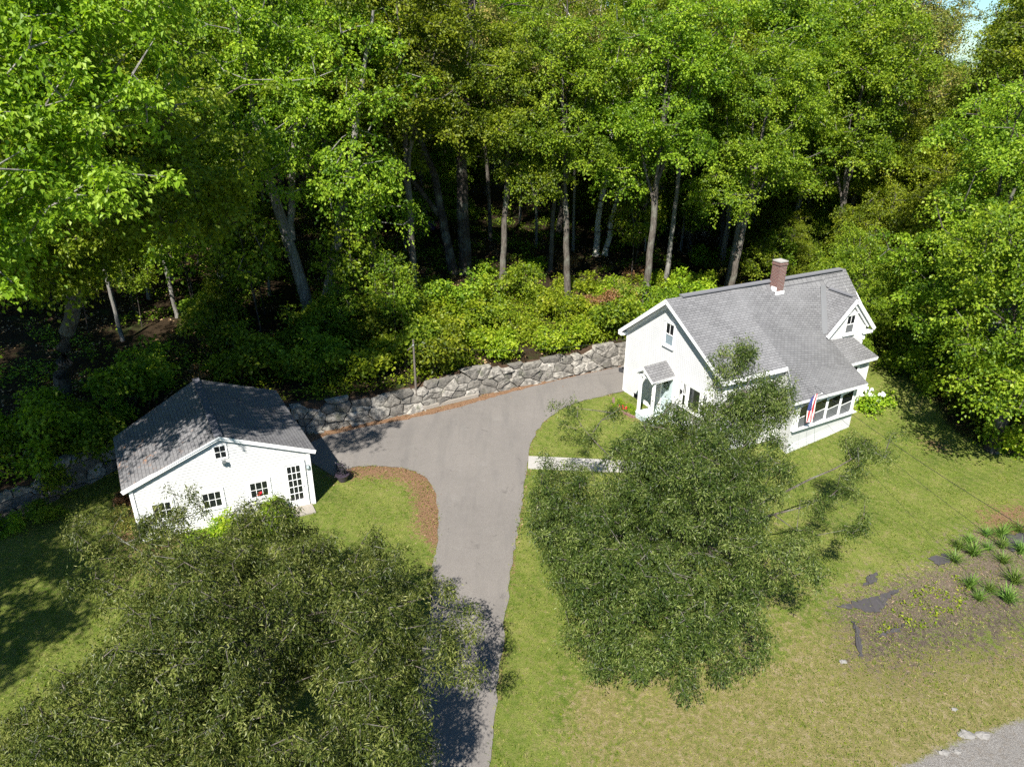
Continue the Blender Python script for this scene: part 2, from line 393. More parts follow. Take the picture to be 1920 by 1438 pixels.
M = dict(
    siding=m_siding(), trim=simple('white_trim_paint', (.8, .8, .79), .5, .35, .04, 3),
    shingle=m_shingle('grey_asphalt_shingle', (.215, .213, .213), (.16, .158, .158), (.06, .06, .062)),
    shingle_old=m_shingle('weathered_dark_shingle', (.20, .196, .196), (.145, .142, .145), (.06, .058, .06), stain=(.30, .15, .07)),
    flash=simple('grey_metal_flashing', (.15, .152, .155), .5, .5, .06), ridge=simple('ridge_shingle', (.16, .16, .17), .9, .2, .15, 20),
    dark=simple('near_black_matte', (.03, .03, .033), .9), brick=m_brick(), concrete=simple('pale_concrete', (.33, .315, .29), .9, .2, .2, 8),  # dark: plain near-black colour of the cellar vent and the doormat
    asphalt=m_asphalt(), ground=m_ground(), stone=m_stone(), glass=m_glass(), screen=simple('grey_insect_screen', (.12, .125, .13), .6, .3, .1, 30),
    greywood=simple('weathered_grey_wood', (.26, .235, .20), .9, .2, .3, 12), pole=simple('grey_pole_wood', (.12, .105, .09), .9, .2, .3, 12),
    blue=simple('pale_blue_grey_paint', (.45, .52, .55), .6, .3, .06), bluedeck=simple('pale_green_grey_deck_paint', (.56, .65, .64), .6, .3, .06),
    door=simple('grey_green_door_paint', (.42, .49, .50), .5, .3, .05), black=simple('black_iron', (.02, .02, .022), .5, .4), pot=simple('dark_glazed_pot', (.045, .035, .05), .35, .5),
    soil=simple('brown_soil', (.07, .045, .03), .95, .1, .4, 20), cloth=simple('woven_black_fabric', (.06, .055, .056), .75, .3, .3, 9),
    bark=m_bark('grey_brown_bark', (.045, .037, .03), (.15, .13, .11)), bark_dark=m_bark('dark_furrowed_bark', (.022, .018, .015), (.085, .07, .06)),
    bark_pale=m_bark('pale_smooth_bark', (.10, .092, .08), (.26, .245, .22), 1.6), birch=m_bark('white_birch_bark', (.36, .34, .30), (.5, .48, .43), .8, True),
    twig=simple('twig_bark', (.11, .09, .07), .9, .2, .3, 20), wire=simple('black_cable', (.03, .03, .032), .6), steel=simple('galvanised_metal', (.4, .42, .43), .4, .5, .1, metal=.6),
    redfl=simple('red_petals', (.5, .015, .03), .5, .3, .3, 30), whitefl=simple('white_petals', (.8, .8, .76), .6, .3, .08, 30), pink=simple('pink_petals', (.75, .2, .2), .5, .3, .2, 30),
    rock=simple('pale_quartz_rock', (.2, .19, .175), .85, .2, .25, 10), flagw=simple('flag_white', (.72, .7, .68), .7), flagr=simple('flag_red', (.52, .04, .05), .7), flagb=simple('flag_blue', (.035, .05, .17), .7),
    woodlt=simple('split_wood', (.42, .29, .19), .85, .2, .3, 15), vinyl=simple('pale_house_siding', (.62, .63, .64), .6, .3, .06), roofd=simple('dark_far_roof', (.1, .1, .115), .9, .2, .15, 8),
)
M['leaf_big'] = m_leaf('broad_yellow_green_leaf', [(.08, .14, .009), (.15, .235, .013), (.23, .33, .022), (.34, .42, .06)], (1.45, 1.45, .4), .48)
M['leaf_maple'] = m_leaf('maple_green_leaf', [(.05, .095, .008), (.115, .18, .011), (.205, .28, .017), (.34, .40, .035)], (1.45, 1.45, .4), .46)
M['leaf_olive'] = m_leaf('olive_seeding_leaf', [(.07, .10, .013), (.13, .165, .02), (.21, .22, .04), (.33, .24, .07)], (1.2, 1.15, .6), .35)
M['leaf_dark'] = m_leaf('dark_forest_leaf', [(.025, .06, .007), (.055, .11, .010), (.10, .17, .014), (.17, .25, .025)], (1.1, 1.3, .5), .35)
M['leaf_narrow'] = m_leaf('narrow_dark_olive_leaf', [(.014, .026, .004), (.035, .054, .008), (.062, .085, .013), (.115, .14, .026), (.24, .255, .08)], (1.3, 1.4, .45), .26, .28, .45, .04)
M['leaf_shrub'] = m_leaf('bright_shrub_leaf', [(.08, .15, .008), (.16, .25, .011), (.26, .36, .018), (.40, .46, .04)], (1.4, 1.4, .4), .46)
M['leaf_fern'] = m_leaf('blue_green_blade', [(.07, .13, .02), (.11, .19, .03), (.18, .27, .05)], (1, 1.2, .5), .3)
M['leaf_rust'] = m_leaf('rusty_dry_leaf', [(.16, .10, .035), (.24, .13, .05), (.3, .2, .08)], (1.1, 1, .6), .25)
M['litter'] = m_leaf('fallen_leaf', [(.10, .055, .03), (.2, .11, .06), (.3, .18, .1), (.45, .33, .22)], (1, .9, .7), .15)
M['grassblade'] = m_leaf('grass_blade', [(.07, .12, .011), (.125, .175, .016), (.21, .245, .035), (.36, .34, .10)], (1.1, 1.2, .5), .3, .1, .6, .0)

# ================================================================== TERRAIN
def pip(x, y, poly):
    ins = np.zeros(x.shape, bool); n = len(poly)
    for i in range(n):
        x0, y0 = poly[i][:2]; x1, y1 = poly[(i + 1) % n][:2]
        c = ((y0 > y) != (y1 > y)) & (x < (x1 - x0) * (y - y0) / ((y1 - y0) if y1 != y0 else 1e-9) + x0)
        ins ^= c
    return ins
def pdist(x, y, line, closed=False):
    best = np.full(x.shape, 1e9); L = list(line) + ([line[0]] if closed else [])
    for i in range(len(L) - 1):
        a = np.array(L[i][:2]); d = np.array(L[i + 1][:2]) - a
        t = np.clip(((x - a[0]) * d[0] + (y - a[1]) * d[1]) / (d @ d), 0, 1)
        best = np.minimum(best, np.hypot(x - a[0] - t * d[0], y - a[1] - t * d[1]))
    return best
DL_PX = [(742, 1520), (762, 1438), (775, 1330), (792, 1230), (806, 1140), (812, 1060), (822, 1000), (823, 950), (812, 912), (790, 888), (755, 876), (700, 873), (655, 876), (622, 892)]
DT_PX = [(560, 850), (590, 822), (650, 808), (700, 797), (785, 783), (880, 758), (1000, 724), (1090, 703), (1168, 687), (1230, 676)]
DR_PX = [(1215, 728), (1168, 735), (1120, 744), (1065, 760), (1025, 784), (1003, 812), (992, 846), (988, 884), (980, 930), (972, 990), (962, 1050), (953, 1110), (945, 1180), (935, 1260), (926, 1350), (918, 1438), (912, 1520)]
def smooth(line, it=2):
    P = [np.array(p) for p in line]
    for _ in range(it):
        Q = [P[0]]
        for a, b in zip(P[:-1], P[1:]): Q += [a * .75 + b * .25, a * .25 + b * .75]
        P = Q + [P[-1]]
    return P
DL = smooth([flat(*p) for p in DL_PX]); DT = smooth([flat(*p) for p in DT_PX]); DR = smooth([flat(*p) for p in DR_PX])
DRIVE = DL + DT + DR
XS = np.unique(np.concatenate([np.arange(-420, -46, 22.), np.arange(-46, 62, .36), np.arange(62, 500, 22.)]))
YS = np.unique(np.concatenate([np.arange(-40, 2, 6.), np.arange(2, 76, .36), np.arange(76, 130, 4.), np.arange(130, 900, 30.)]))
GX, GY = np.meshgrid(XS, YS)
rg = np.random.default_rng(5)
GZ = ground_h(GX, GY)
far = sstep(75, 110, GY)
WD = wall_dist(GX, GY)
def poly_soft(px, w=.6):
    P = [flat(*p) for p in px]; d = pdist(GX, GY, P, True); i = pip(GX, GY, P)
    return np.clip(.5 + np.where(i, d, -d) / w, 0, 1)
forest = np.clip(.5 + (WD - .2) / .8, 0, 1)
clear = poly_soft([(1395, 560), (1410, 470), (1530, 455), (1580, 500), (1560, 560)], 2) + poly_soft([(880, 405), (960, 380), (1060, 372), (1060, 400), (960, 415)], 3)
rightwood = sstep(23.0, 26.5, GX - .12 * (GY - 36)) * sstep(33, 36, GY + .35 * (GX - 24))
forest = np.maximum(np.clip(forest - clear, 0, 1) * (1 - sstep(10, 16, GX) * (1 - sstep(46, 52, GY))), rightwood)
dT = pdist(GX, GY, DT); dL = pdist(GX, GY, DL[len(DL) // 3:]); dR = pdist(GX, GY, DR)
lit = np.clip(.95 - dT / 2.6, 0, 1) * (WD < .5) + np.clip(.62 - dR / .45, 0, 1) * (dR < 1) * (GY < 29.5)
dLt = pdist(GX, GY, [flat(*p) for p in [(650, 884), (700, 880), (755, 884), (790, 900), (806, 930), (812, 990)]])
lit = lit + np.clip(1.0 - dLt / 1.55, 0, 1) + np.clip(.6 - pdist(GX, GY, DL[: len(DL) // 2]) / .7, 0, 1)
lit = lit + .75 * poly_soft([(225, 900), (262, 895), (300, 1030), (250, 1010)], 1.2) + .42 * poly_soft([(150, 990), (330, 960), (420, 1060), (300, 1150), (140, 1080)], 2.5)
lit = lit + .5 * poly_soft([(1130, 760), (1180, 745), (1215, 790), (1190, 800)], .8)
lit = lit + .6 * poly_soft([(1725, 790), (1790, 800), (1800, 830), (1730, 820)], 1.5) + .7 * poly_soft([(1830, 930), (1960, 900), (1960, 990), (1850, 990)], 1.5)
lit = lit * (1 - .4 * (GY > 60))
dry = .08 + .60 * (1 - sstep(14, 22, GY)) * sstep(-.5, 4, GX) + .2 * poly_soft([(1050, 1300), (1150, 1300), (1130, 1400), (1060, 1390)], 1.2) + .28 * sstep(4, 12, GX) * (1 - sstep(19, 27, GY)) + .12 * sstep(-1, 2, GX)
dry = dry + .85 * (clear > .3) + .35 * poly_soft([(640, 880), (800, 880), (815, 1060), (640, 920)], 2)
dry = dry - .35 * poly_soft([(560, 960), (650, 910), (790, 940), (800, 1060), (600, 1040)], 2)
dirt = .45 * poly_soft([(1560, 1110), (1700, 1060), (1960, 900), (1960, 1230), (1800, 1240), (1600, 1250)], 3) + .5 * poly_soft([(1568, 1120), (1640, 1070), (1760, 1040), (1830, 965), (1960, 930), (1960, 1150), (1830, 1150), (1700, 1215), (1610, 1230)], 1.8) * .8
gravel = poly_soft([(1440, 1520), (1700, 1425), (1800, 1375), (1960, 1315), (2200, 1300), (2200, 1600), (1440, 1600)], 1.0)
lot = poly_soft([(1700, 560), (2050, 520), (2300, 600), (2050, 640), (1760, 615)], 2)
gravel = np.maximum(gravel, lot); forest = forest * (1 - lot)
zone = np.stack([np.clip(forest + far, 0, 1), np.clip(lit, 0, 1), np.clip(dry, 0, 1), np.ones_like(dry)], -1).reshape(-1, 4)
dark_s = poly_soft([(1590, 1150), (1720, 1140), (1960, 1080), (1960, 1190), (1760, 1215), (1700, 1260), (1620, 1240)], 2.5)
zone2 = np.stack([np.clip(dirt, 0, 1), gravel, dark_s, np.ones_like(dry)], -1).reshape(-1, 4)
near = (GX > -45) & (GX < 61) & (GY > 3) & (GY < 75)
GZ2 = GZ + near * (rg.normal(0, .012, GX.shape)) * (WD < 0) * (pdist(GX, GY, DRIVE, True) > .8) * ~pip(GX, GY, DRIVE) + near * rg.normal(0, .05, GX.shape) * (WD > .8)
GZ2 = GZ2 - .03 * pip(GX, GY, DRIVE)
nx, ny = len(XS), len(YS)
idx = np.arange(nx * ny).reshape(ny, nx)
F = np.stack([idx[:-1, :-1], idx[:-1, 1:], idx[1:, 1:], idx[1:, :-1]], -1).reshape(-1, 4)
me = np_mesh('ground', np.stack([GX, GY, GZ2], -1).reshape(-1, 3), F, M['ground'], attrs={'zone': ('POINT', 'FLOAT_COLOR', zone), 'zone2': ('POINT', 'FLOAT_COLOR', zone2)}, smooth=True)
tag(link('ground', me), kind='structure')

# driveway
rr = random.Random(3)
dp = []
for seg in (DL, DT, DR):
    Q = []
    for a, b in zip(seg[:-1], seg[1:]):
        n = max(1, int(np.linalg.norm(b - a) / .25))
        for k in range(n):
            Q.append(a + (b - a) * k / n)
    Q.append(seg[-1])
    for q in Q: dp.append((q[0] + rr.uniform(-.07, .07), q[1] + rr.uniform(-.06, .06), .012))
tri = tessellate_polygon([[Vector(p) for p in dp]])
def up(f, V):
    a, b, c = (np.array(V[i]) for i in f); return f if np.cross(b - a, c - a)[2] > 0 else f[::-1]
me = np_mesh('driveway', np.array(dp), [up(list(t), dp) for t in tri], M['asphalt'])
tag(link('driveway', me), kind='structure')
# walk
m = MB()
wc = [flat(990, 879), flat(1330, 893), flat(1330, 872), flat(991, 857)]
m.slab([p + np.array([0, 0, .07]) for p in wc], .1)
tag(m.build('front_walk', M['concrete']), kind='structure')

# ================================================================== RETAINING WALL
def build_wall():
    rs = random.Random(11)
    L = [0]; P = WALL
    for a, b in zip(P[:-1], P[1:]): L.append(L[-1] + np.linalg.norm(b - a))
    T = L[-1]
    def at(s):
        s = min(max(s, 0), T - 1e-6); i = max(j for j in range(len(L) - 1) if L[j] <= s); t = (s - L[i]) / (L[i + 1] - L[i])
        d = (P[i + 1] - P[i]); d = d / np.linalg.norm(d); return P[i] * (1 - t) + P[i + 1] * t, d
    lean = .16
    def pt(s, z, out):
        p, d = at(s); nrm = np.array([d[1], -d[0]])
        q = p + nrm * (out + .12 - lean * z * .7); return np.array([q[0], q[1], z])
    def top(s): return WH + .10 - .012 * max(0, s - 30) + .14 * math.sin(s * .7) + .07 * math.sin(s * 2.3 + 1)
    V = []; Fq = []; var = []
    # random rubble: a relaxed point set, every stone the cell of its point (cells wider than tall)
    ST = 1.75
    sites = []; s = 0
    while s < T:
        z = -.2
        while z < WH + .15:
            k = rs.random(); sites.append((s + rs.uniform(-.38, .38), (z + rs.uniform(-.12, .12)) * ST, k)); z += rs.uniform(.3, .6)
        s += rs.uniform(.45, .85)
    # drop some sites so that big stones appear
    sites = [q for q in sites if rs.random() > .2]
    A = np.array([q[:2] for q in sites])
    def clip(poly, m_, n_):
        out = []
        for i in range(len(poly)):
            a, b = poly[i], poly[(i + 1) % len(poly)]; da, db = (a - m_) @ n_, (b - m_) @ n_
            if da <= 0: out.append(a)
            if da * db < 0: out.append(a + (b - a) * da / (da - db))
        return out
    for i, p in enumerate(A):
        tz = (top(p[0]) + rs.uniform(-.10, .10)) * ST
        poly = [np.array(q) for q in ((p[0] - 1.6, -.15 * ST), (p[0] + 1.6, -.15 * ST), (p[0] + 1.6, tz), (p[0] - 1.6, tz))]
        if p[1] > tz - .05: continue
        dd = np.hypot(*(A - p).T)
        for j in np.argsort(dd)[1:18]:
            n_ = A[j] - p; poly = clip(poly, (A[j] + p) / 2 , n_ / np.linalg.norm(n_))
            if len(poly) < 3: break
        if len(poly) < 3: continue
        # subdivide the outline and shrink for the joint
        c = sum(poly) / len(poly); Q = []
        for a, b in zip(poly, poly[1:] + poly[:1]):
            n_ = max(1, int(np.linalg.norm(b - a) / .22))
            for k in range(n_): Q.append(a + (b - a) * k / n_ + np.array([rs.uniform(-.018, .018), rs.uniform(-.018, .018)]))
        Q = [c + (q - c) * (1 - .021 / max(.1, np.linalg.norm(q - c))) for q in Q]
        k = len(Q); base = len(V); dep = rs.uniform(.06, .26); tx, tz_ = rs.uniform(-.14, .14), rs.uniform(-.1, .16); vv = rs.random()
        for fac, o in ((1.0, -.18), (1.0, dep * .6), (.965, dep * .9), (.88, dep), (.45, dep + .015)):
            for q in Q:
                w = c + (q - c) * fac
                V.append(pt(w[0], w[1] / ST, o + (((w - c)[0]) * tx + (w - c)[1] / ST * tz_ + rs.uniform(-.016, .016) if o > 0 else 0)))
        V.append(pt(c[0], c[1] / ST, dep + .02 + rs.uniform(-.01, .02)))
        for r in range(4):
            for a in range(k):
                b = (a + 1) % k; Fq.append([base + r * k + a, base + r * k + b, base + (r + 1) * k + b, base + (r + 1) * k + a]); var.append(vv)
        for a in range(k): Fq.append([base + 4 * k + a, base + 4 * k + (a + 1) % k, base + 5 * k]); var.append(vv)
    me = np_mesh('stone', V, Fq, M['stone'], attrs={'var': ('FACE', 'FLOAT', var)}, smooth=False)
    c = pt(T * .6, 0, 0)
    root = thing('stone_wall', (c[0], c[1], 0), 'long dry stone retaining wall of grey fieldstone between the driveway and the wooded bank', 'stone wall')
    o = link('stone_face', me, root); o.location = -root.location
    m = MB(); s = 0
    while s < T:
        e = min(T, s + 1.2)
        m.face([pt(s, -.2, -.1), pt(e, -.2, -.1), pt(e, top(e) - .06, -.1), pt(s, top(s) - .06, -.1)])
        m.face([pt(s, top(s) - .06, -.1), pt(e, top(e) - .06, -.1), pt(e, top(e) - .1, -.8), pt(s, top(s) - .1, -.8)])
        s = e
    m.build('earth_backing', M['soil'], root)
build_wall()

# ================================================================== HOUSE
HO = np.array([6.619, 38.807]); HA = 1.100
HU = np.array([math.sin(HA), math.cos(HA)]); HV = np.array([math.cos(HA), -math.sin(HA)])
def h(u, v, z): q = HO + u * HU + v * HV; return np.array([q[0], q[1], z])
HU3 = np.array([*HU, 0]); HV3 = np.array([*HV, 0]); Z3 = np.array([0, 0, 1.])
def clap(m, O, A, N, poly, step=.11, cut=None):
    """clapboard courses over a convex polygon given in (a, z)"""
    zs = [p[1] for p in poly]; z = min(zs); zt = max(zs)
    def span(zz):
        xs = []
        for i in range(len(poly)):
            (x0, z0), (x1, z1) = poly[i], poly[(i + 1) % len(poly)]
            if abs(z1 - z0) < 1e-9:
                if abs(zz - z0) < 1e-6: xs += [x0, x1]
            elif min(z0, z1) - 1e-6 <= zz <= max(z0, z1) + 1e-6: xs.append(x0 + (x1 - x0) * (zz - z0) / (z1 - z0))
        return (min(xs), max(xs)) if xs else None
    z += 1e-5
    while z < zt - 1e-4:
        z1 = min(z + step, zt - 1e-5)
        a, b = span(z), span(z1)
        if a and b:
            P = lambda x, zz, o: O + A * x + Z3 * zz + N * o
            m.face([P(a[0], z, .022), P(a[1], z, .022), P(b[1], z1, .002), P(b[0], z1, .002)])
            m.face([P(a[0], z, .0), P(a[1], z, .0), P(a[1], z, .022), P(a[0], z, .022)])
        z = z1
house = thing('farmhouse', h(6, 4, 0), 'white clapboard farmhouse with grey shingle roof, gabled front dormer and brick chimney', 'house')
m = MB()
# left gable wall
clap(m, h(0, 0, 0), HV3, -HU3, [(0, -.1), (8.12, -.1), (8.12, 4.08), (3.6, 6.64), (0, 3.82)])
# front wall left portion
clap(m, h(0, 8.12, 0), HU3, HV3, [(0, -.2), (3.9, -.2), (3.9, 4.1), (0, 4.1)])
# dormer front wall
clap(m, h(0, 6.2, 0), HU3, HV3, [(8.95, 2.6), (11.95, 2.6), (11.95, 4.5), (10.57, 5.95), (8.95, 4.2)])
# right walls
clap(m, h(11.95, 6.2, 0), -HV3, HU3, [(0, -.6), (6.2, -.6), (6.2, 3.6), (2.6, 6.3), (2.2, 6.4), (0, 4.2)])
clap(m, h(11.80, 7.05, 0), -HV3, HU3, [(0, -.6), (1.2, -.6), (1.2, 3.3), (0, 2.75)])
clap(m, h(0, 7.05, 0), HU3, HV3, [(9.1, -.7), (11.80, -.7), (11.80, 2.8), (9.1, 2.8)])
clap(m, h(12, 0, 0), -HU3, -HV3, [(0, -.3), (12, -.3), (12, 3.75), (0, 3.75)])
# porch walls
PR = np.array([9.15, 8.57]); PL = np.array([3.4, 9.5]); pdv = (PL - PR) / np.linalg.norm(PL - PR); PLEN = np.linalg.norm(PL - PR)
def hp(s, o, z):   # s from the right corner leftwards, o outward
    n = np.array([-pdv[1], pdv[0]]); n = n if n[1] > 0 else -n
    q = PR + pdv * s + n * o; return h(q[0], q[1], z)
PN = hp(0, 1, 0) - hp(0, 0, 0); PA = hp(1, 0, 0) - hp(0, 0, 0)
m.face([hp(0, 0, -.9), hp(0, 0, 2.35), hp(PLEN, 0, 2.9), hp(PLEN, 0, -.3)][::-1])
clap(m, hp(0, 0.004, 0), PA, PN, [(0, -.9), (PLEN, -.4), (PLEN, .20), (0, .16)])
m.face([h(*PR, -.9), h(9.6, 7.0, -.9), h(9.6, 7.0, 2.7), h(*PR, 2.35)][::-1])
m.face([h(*PL, -.3), h(3.88, 8.1, -.3), h(3.88, 8.1, 4.0), h(*PL, 2.9)])
m.build('wall', M['siding'], house)
# corner boards, fascia, rakes
m = MB()
def cb(u, v, z0, z1, w=.13): m.box(h, u - w / 2, u + w / 2, v - w / 2, v + w / 2, z0, z1)
cb(.03, .03, -.1, 3.75); cb(.03, 8.09, -.1, 4.0); cb(11.9, 6.17, 2.2, 4.3); cb(11.75, 7.02, -.7, 2.6); cb(9.12, 8.5, -.9, 2.3); cb(11.9, .05, -.4, 3.6)
m.bar(h(-.02, 0, .02), h(-.02, 8.1, .02), .05, .22)
# rakes
def bar(a, b, w, hh, mi=None): m.bar(h(*a), h(*b), w, hh, mi=mi)
bar((-.40, -.30, 3.66), (-.40, 3.61, 6.61), .05, .2); bar((-.40, 8.42, 3.93), (-.40, 3.59, 6.61), .05, .2)
bar((-.03, -.05, 3.70), (-.03, 3.61, 6.47), .05, .16); bar((-.03, 8.2, 3.85), (-.03, 3.59, 6.47), .05, .16)
m.box(h, -.43, .35, -.32, .0, 3.52, 3.68)        # cornice return
bar((-.38, 8.40, 3.93), (3.72, 8.38, 3.93), .06, .2)
bar((0, -.27, 3.66), (12.5, -.27, 3.62), .06, .18)
bar((10.57, 6.43, 5.93), (8.72, 6.43, 4.05), .07, .2); bar((10.57, 6.43, 5.93), (12.5, 6.43, 3.99), .07, .2)
bar((10.57, 6.28, 5.72), (12.1, 6.28, 4.18), .10, .16); bar((10.57, 6.25, 5.74), (9.1, 6.25, 4.22), .06, .14)
m.box(h, 11.75, 12.42, 6.15, 6.42, 3.78, 3.93); m.box(h, 11.95, 12.40, 4.2, 6.15, 3.80, 3.93); m.box(h, 11.86, 12.0, 6.16, 6.30, 3.4, 3.78)
bar((12.58, 3.65, 6.62), (12.58, 5.6, 4.6), .05, .18)
bar((9.8, 7.40, 2.60), (12.0, 7.36, 2.60), .05, .14)
m.bar(h(9.3, 8.98, 2.17), h(3.05, 9.8, 2.76), .05, .15)
m.build('trim', M['trim'], house)
# roof
def rp(m, pts, uvs, t=.09, mi=0):
    m.slab([h(*p) for p in pts], t, uvs, mi, 1)
roof = MB()
rp(roof, [(-.45, -.30, 3.76), (12.6, -.32, 3.73), (12.6, 3.64, 6.78), (-.45, 3.6, 6.76)], [(0, 0), (12.8, 0), (12.8, 5), (0, 5)])
sl = 1.151
rp(roof, [(-.45, 3.6, 6.76), (-.45, 8.41, 4.045), (3.73, 8.38, 4.045), (4.1, 3.61, 6.77)][::1], [(0, 7.5), (0, 7.5 - 5.46), (4.0, 7.5 - 5.46), (4.35, 7.5)])
Lc = [(0, (4.1, 3.61, 6.77)), (.72, (3.73, 8.38, 4.05)), (1, (3.0, 9.85, 2.85))]
Rc = [(0, (10.6, 4.2, 6.10)), (.45, (8.95, 6.25, 4.06)), (.72, (9.77, 7.44, 2.71)), (1, (9.33, 9.01, 2.27))]
def cv(c, t):
    for (t0, a), (t1, b) in zip(c[:-1], c[1:]):
        if t <= t1 + 1e-9:
            k = (t - t0) / (t1 - t0); return np.array(a) * (1 - k) + np.array(b) * k
    return np.array(c[-1][1])
NR, NC = 25, 14
grid = []
for i in range(NR + 1):
    t = i / NR; a, b = cv(Lc, t), cv(Rc, t); row = []
    for j in range(NC + 1):
        s = j / NC; p = a * (1 - s) + b * s; row.append((p, (4.35 + s * 6.0, 7.5 - 7.58 * t)))
    grid.append(row)
for i in range(NR):
    for j in range(NC):
        q = [grid[i][j], grid[i + 1][j], grid[i + 1][j + 1], grid[i][j + 1]]
        roof.face([h(*x[0]) for x in q], [x[1] for x in q], 0)
def edge(a, b, t=.09):   # fascia thickness below an open roof edge
    A, B = h(*a), h(*b); roof.face([A, B, B - [0, 0, t], A - [0, 0, t]], mi=1)
for k in range(18, NR): edge(grid[k][0][0], grid[k + 1][0][0]); edge(grid[k + 1][NC][0], grid[k][NC][0])
for j in range(NC): edge(grid[NR][j][0], grid[NR][j + 1][0])
# underside of the porch roof
for i in range(17, NR):
    for j in range(NC):
        q = [grid[i][j], grid[i][j + 1], grid[i + 1][j + 1], grid[i + 1][j]]
        roof.face([h(*x[0]) - [0, 0, .09] for x in q], mi=1)
roof.face([h(4.1, 3.61, 6.77), h(10.6, 4.2, 6.10), h(10.4, 3.63, 6.77)], [(4.35, 7.5), (10.35, 7.2), (10.3, 7.5)], 0)
roof.face([h(10.4, 3.63, 6.77), h(10.6, 4.2, 6.12), h(12.6, 5.65, 4.66), h(12.6, 3.64, 6.78)], [(10.3, 7.5), (10.35, 7), (12.6, 5.3), (12.6, 7.5)], 0)
# wing roof
rp(roof, [(8.95, 6.2, 3.80), (9.2, 6.6, 3.5), (9.77, 7.44, 2.70), (12.05, 7.38, 2.70), (11.0, 6.2, 3.70)], [(8.9, 2.0), (9.2, 1.5), (9.8, 0), (12.1, 0), (11, 1.7)])
# dormer roof
rp(roof, [(10.57, 6.47, 6.07), (10.55, 4.1, 6.07), (8.93, 5.95, 4.2), (8.71, 6.47, 4.14)], [(6.47, 3), (4.1, 3), (5.95, .35), (6.47, .3)])
rp(roof, [(10.55, 4.1, 6.07), (10.57, 6.47, 6.07), (12.5, 6.47, 4.12), (12.5, 4.1, 4.12)], [(4.1, 3), (6.5, 3), (6.5, .2), (4.1, .2)])
ro = roof.build('roof', [M['shingle'], M['trim']], house)
m = MB()
m.bar(h(.55, 3.6, 6.80), h(12.25, 3.64, 6.82), .34, .07); m.build('ridge_vent', M['ridge'], house, parent=ro)
m = MB(); m.bar(h(10.57, 4.5, 6.10), h(10.57, 6.1, 6.10), .24, .06); m.build('ridge_vent', M['ridge'], house, parent=ro)
m = MB()
a, b = np.array((10.52, 4.18, 6.13)), np.array((8.93, 6.18, 4.13)); off = np.array((-.40, .0, .10))
m.slab([h(*(a + off)), h(*(b + off)), h(*(b + (.02, .05, .08))), h(*(a + (.02, 0, .08)))], .02)
m.build('valley_flashing', M['flash'], house, parent=ro)
# chimney
m = MB(); c0, c1 = np.array((6.62, 3.72)), np.array((7.12, 4.22))
def cbox(mm, u0, u1, v0, v1, z0, z1):
    cs = [(u0, v1), (u1, v1), (u1, v0), (u0, v0)]
    for i in range(4):
        a, b = cs[i], cs[(i + 1) % 4]; w = math.hypot(a[0] - b[0], a[1] - b[1]); x = i * .6
        mm.face([h(*a, z0), h(*b, z0), h(*b, z1), h(*a, z1)], [(x, z0), (x + w, z0), (x + w, z1), (x, z1)])
    mm.face([h(*c, z1) for c in cs])
    mm.face([h(*c, z0) for c in cs[::-1]])
cbox(m, 6.60, 7.14, 3.70, 4.24, 6.0, 7.98); cbox(m, 6.57, 7.17, 3.67, 4.27, 7.80, 7.90)
ch = m.build('chimney', M['brick'], house)
m = MB(); cbox(m, 6.58, 7.16, 3.68, 4.26, 7.98, 8.04); m.build('chimney_cap', M['concrete'], house, parent=ch)
m = MB(); m.box(h, 6.56, 7.18, 4.24, 4.30, 6.18, 6.36); m.box(h, 6.56, 6.60, 3.90, 4.26, 6.35, 6.60); m.build('chimney_flashing', M['trim'], house, parent=ch)

def window(root, fr, a0, a1, z0, z1, cols=1, rows=1, sash=True, case=.09, name='window', lower=None, sill=True, upper_cols=None):
    """fr(a, out, z). casing proud of the wall; glass as a sub-part"""
    w = MB(); B = lambda x0, x1, y0, y1, o0, o1: w.box(fr, x0, x1, o0, o1 * (1 if sill else .5), y0, y1)
    B(a0 - case, a0, z0 - case, z1 + case, -.02, .05); B(a1, a1 + case, z0 - case, z1 + case, -.02, .05)
    B(a0, a1, z1, z1 + case, -.02, .052); B(a0, a1, z0 - case, z0, -.02, .052)
    if sill: B(a0 - case - .03, a1 + case + .03, z0 - case - .04, z0 - case, -.02, .10)
    if sill: B(a0 - case - .02, a1 + case + .02, z1 + case, z1 + case + .03, -.02, .08)
    zm = (z0 + z1) / 2
    s = .035
    for x0, x1, y0, y1 in ((a0, a0 + s, z0, z1), (a1 - s, a1, z0, z1), (a0 + s, a1 - s, z0, z0 + s), (a0 + s, a1 - s, z1 - s, z1)): B(x0, x1, y0, y1, -.02, .028)
    mw = .024
    if sash:
        B(a0 + s, a1 - s, zm - .022, zm + .022, -.02, .034)
        for k in range(1, (upper_cols or cols)):
            x = a0 + (a1 - a0) * k / (upper_cols or cols); B(x - mw / 2, x + mw / 2, zm + .022, z1 - s, -.02, .025)
    else:
        for k in range(1, cols):
            x = a0 + (a1 - a0) * k / cols; B(x - mw / 2, x + mw / 2, z0 + s, z1 - s, -.02, .026)
        for k in range(1, rows):
            y = z0 + (z1 - z0) * k / rows; B(a0 + s, a1 - s, y - mw / 2, y + mw / 2, -.02, .0255)
    wo = w.build(name, M['trim'], root)
    g = MB(); N = .008
    if lower is not None and sash:
        g.face([fr(a0, N, zm), fr(a1, N, zm), fr(a1, N, z1), fr(a0, N, z1)]); g.build('pane', M['glass'], root, parent=wo)
        g = MB(); g.face([fr(a0, N, z0), fr(a1, N, z0), fr(a1, N, zm), fr(a0, N, zm)]); g.build('insect_screen', lower, root, parent=wo)
    else:
        g.face([fr(a0, N, z0), fr(a1, N, z0), fr(a1, N, z1), fr(a0, N, z1)]); g.build('pane', M['glass'], root, parent=wo)
    return wo
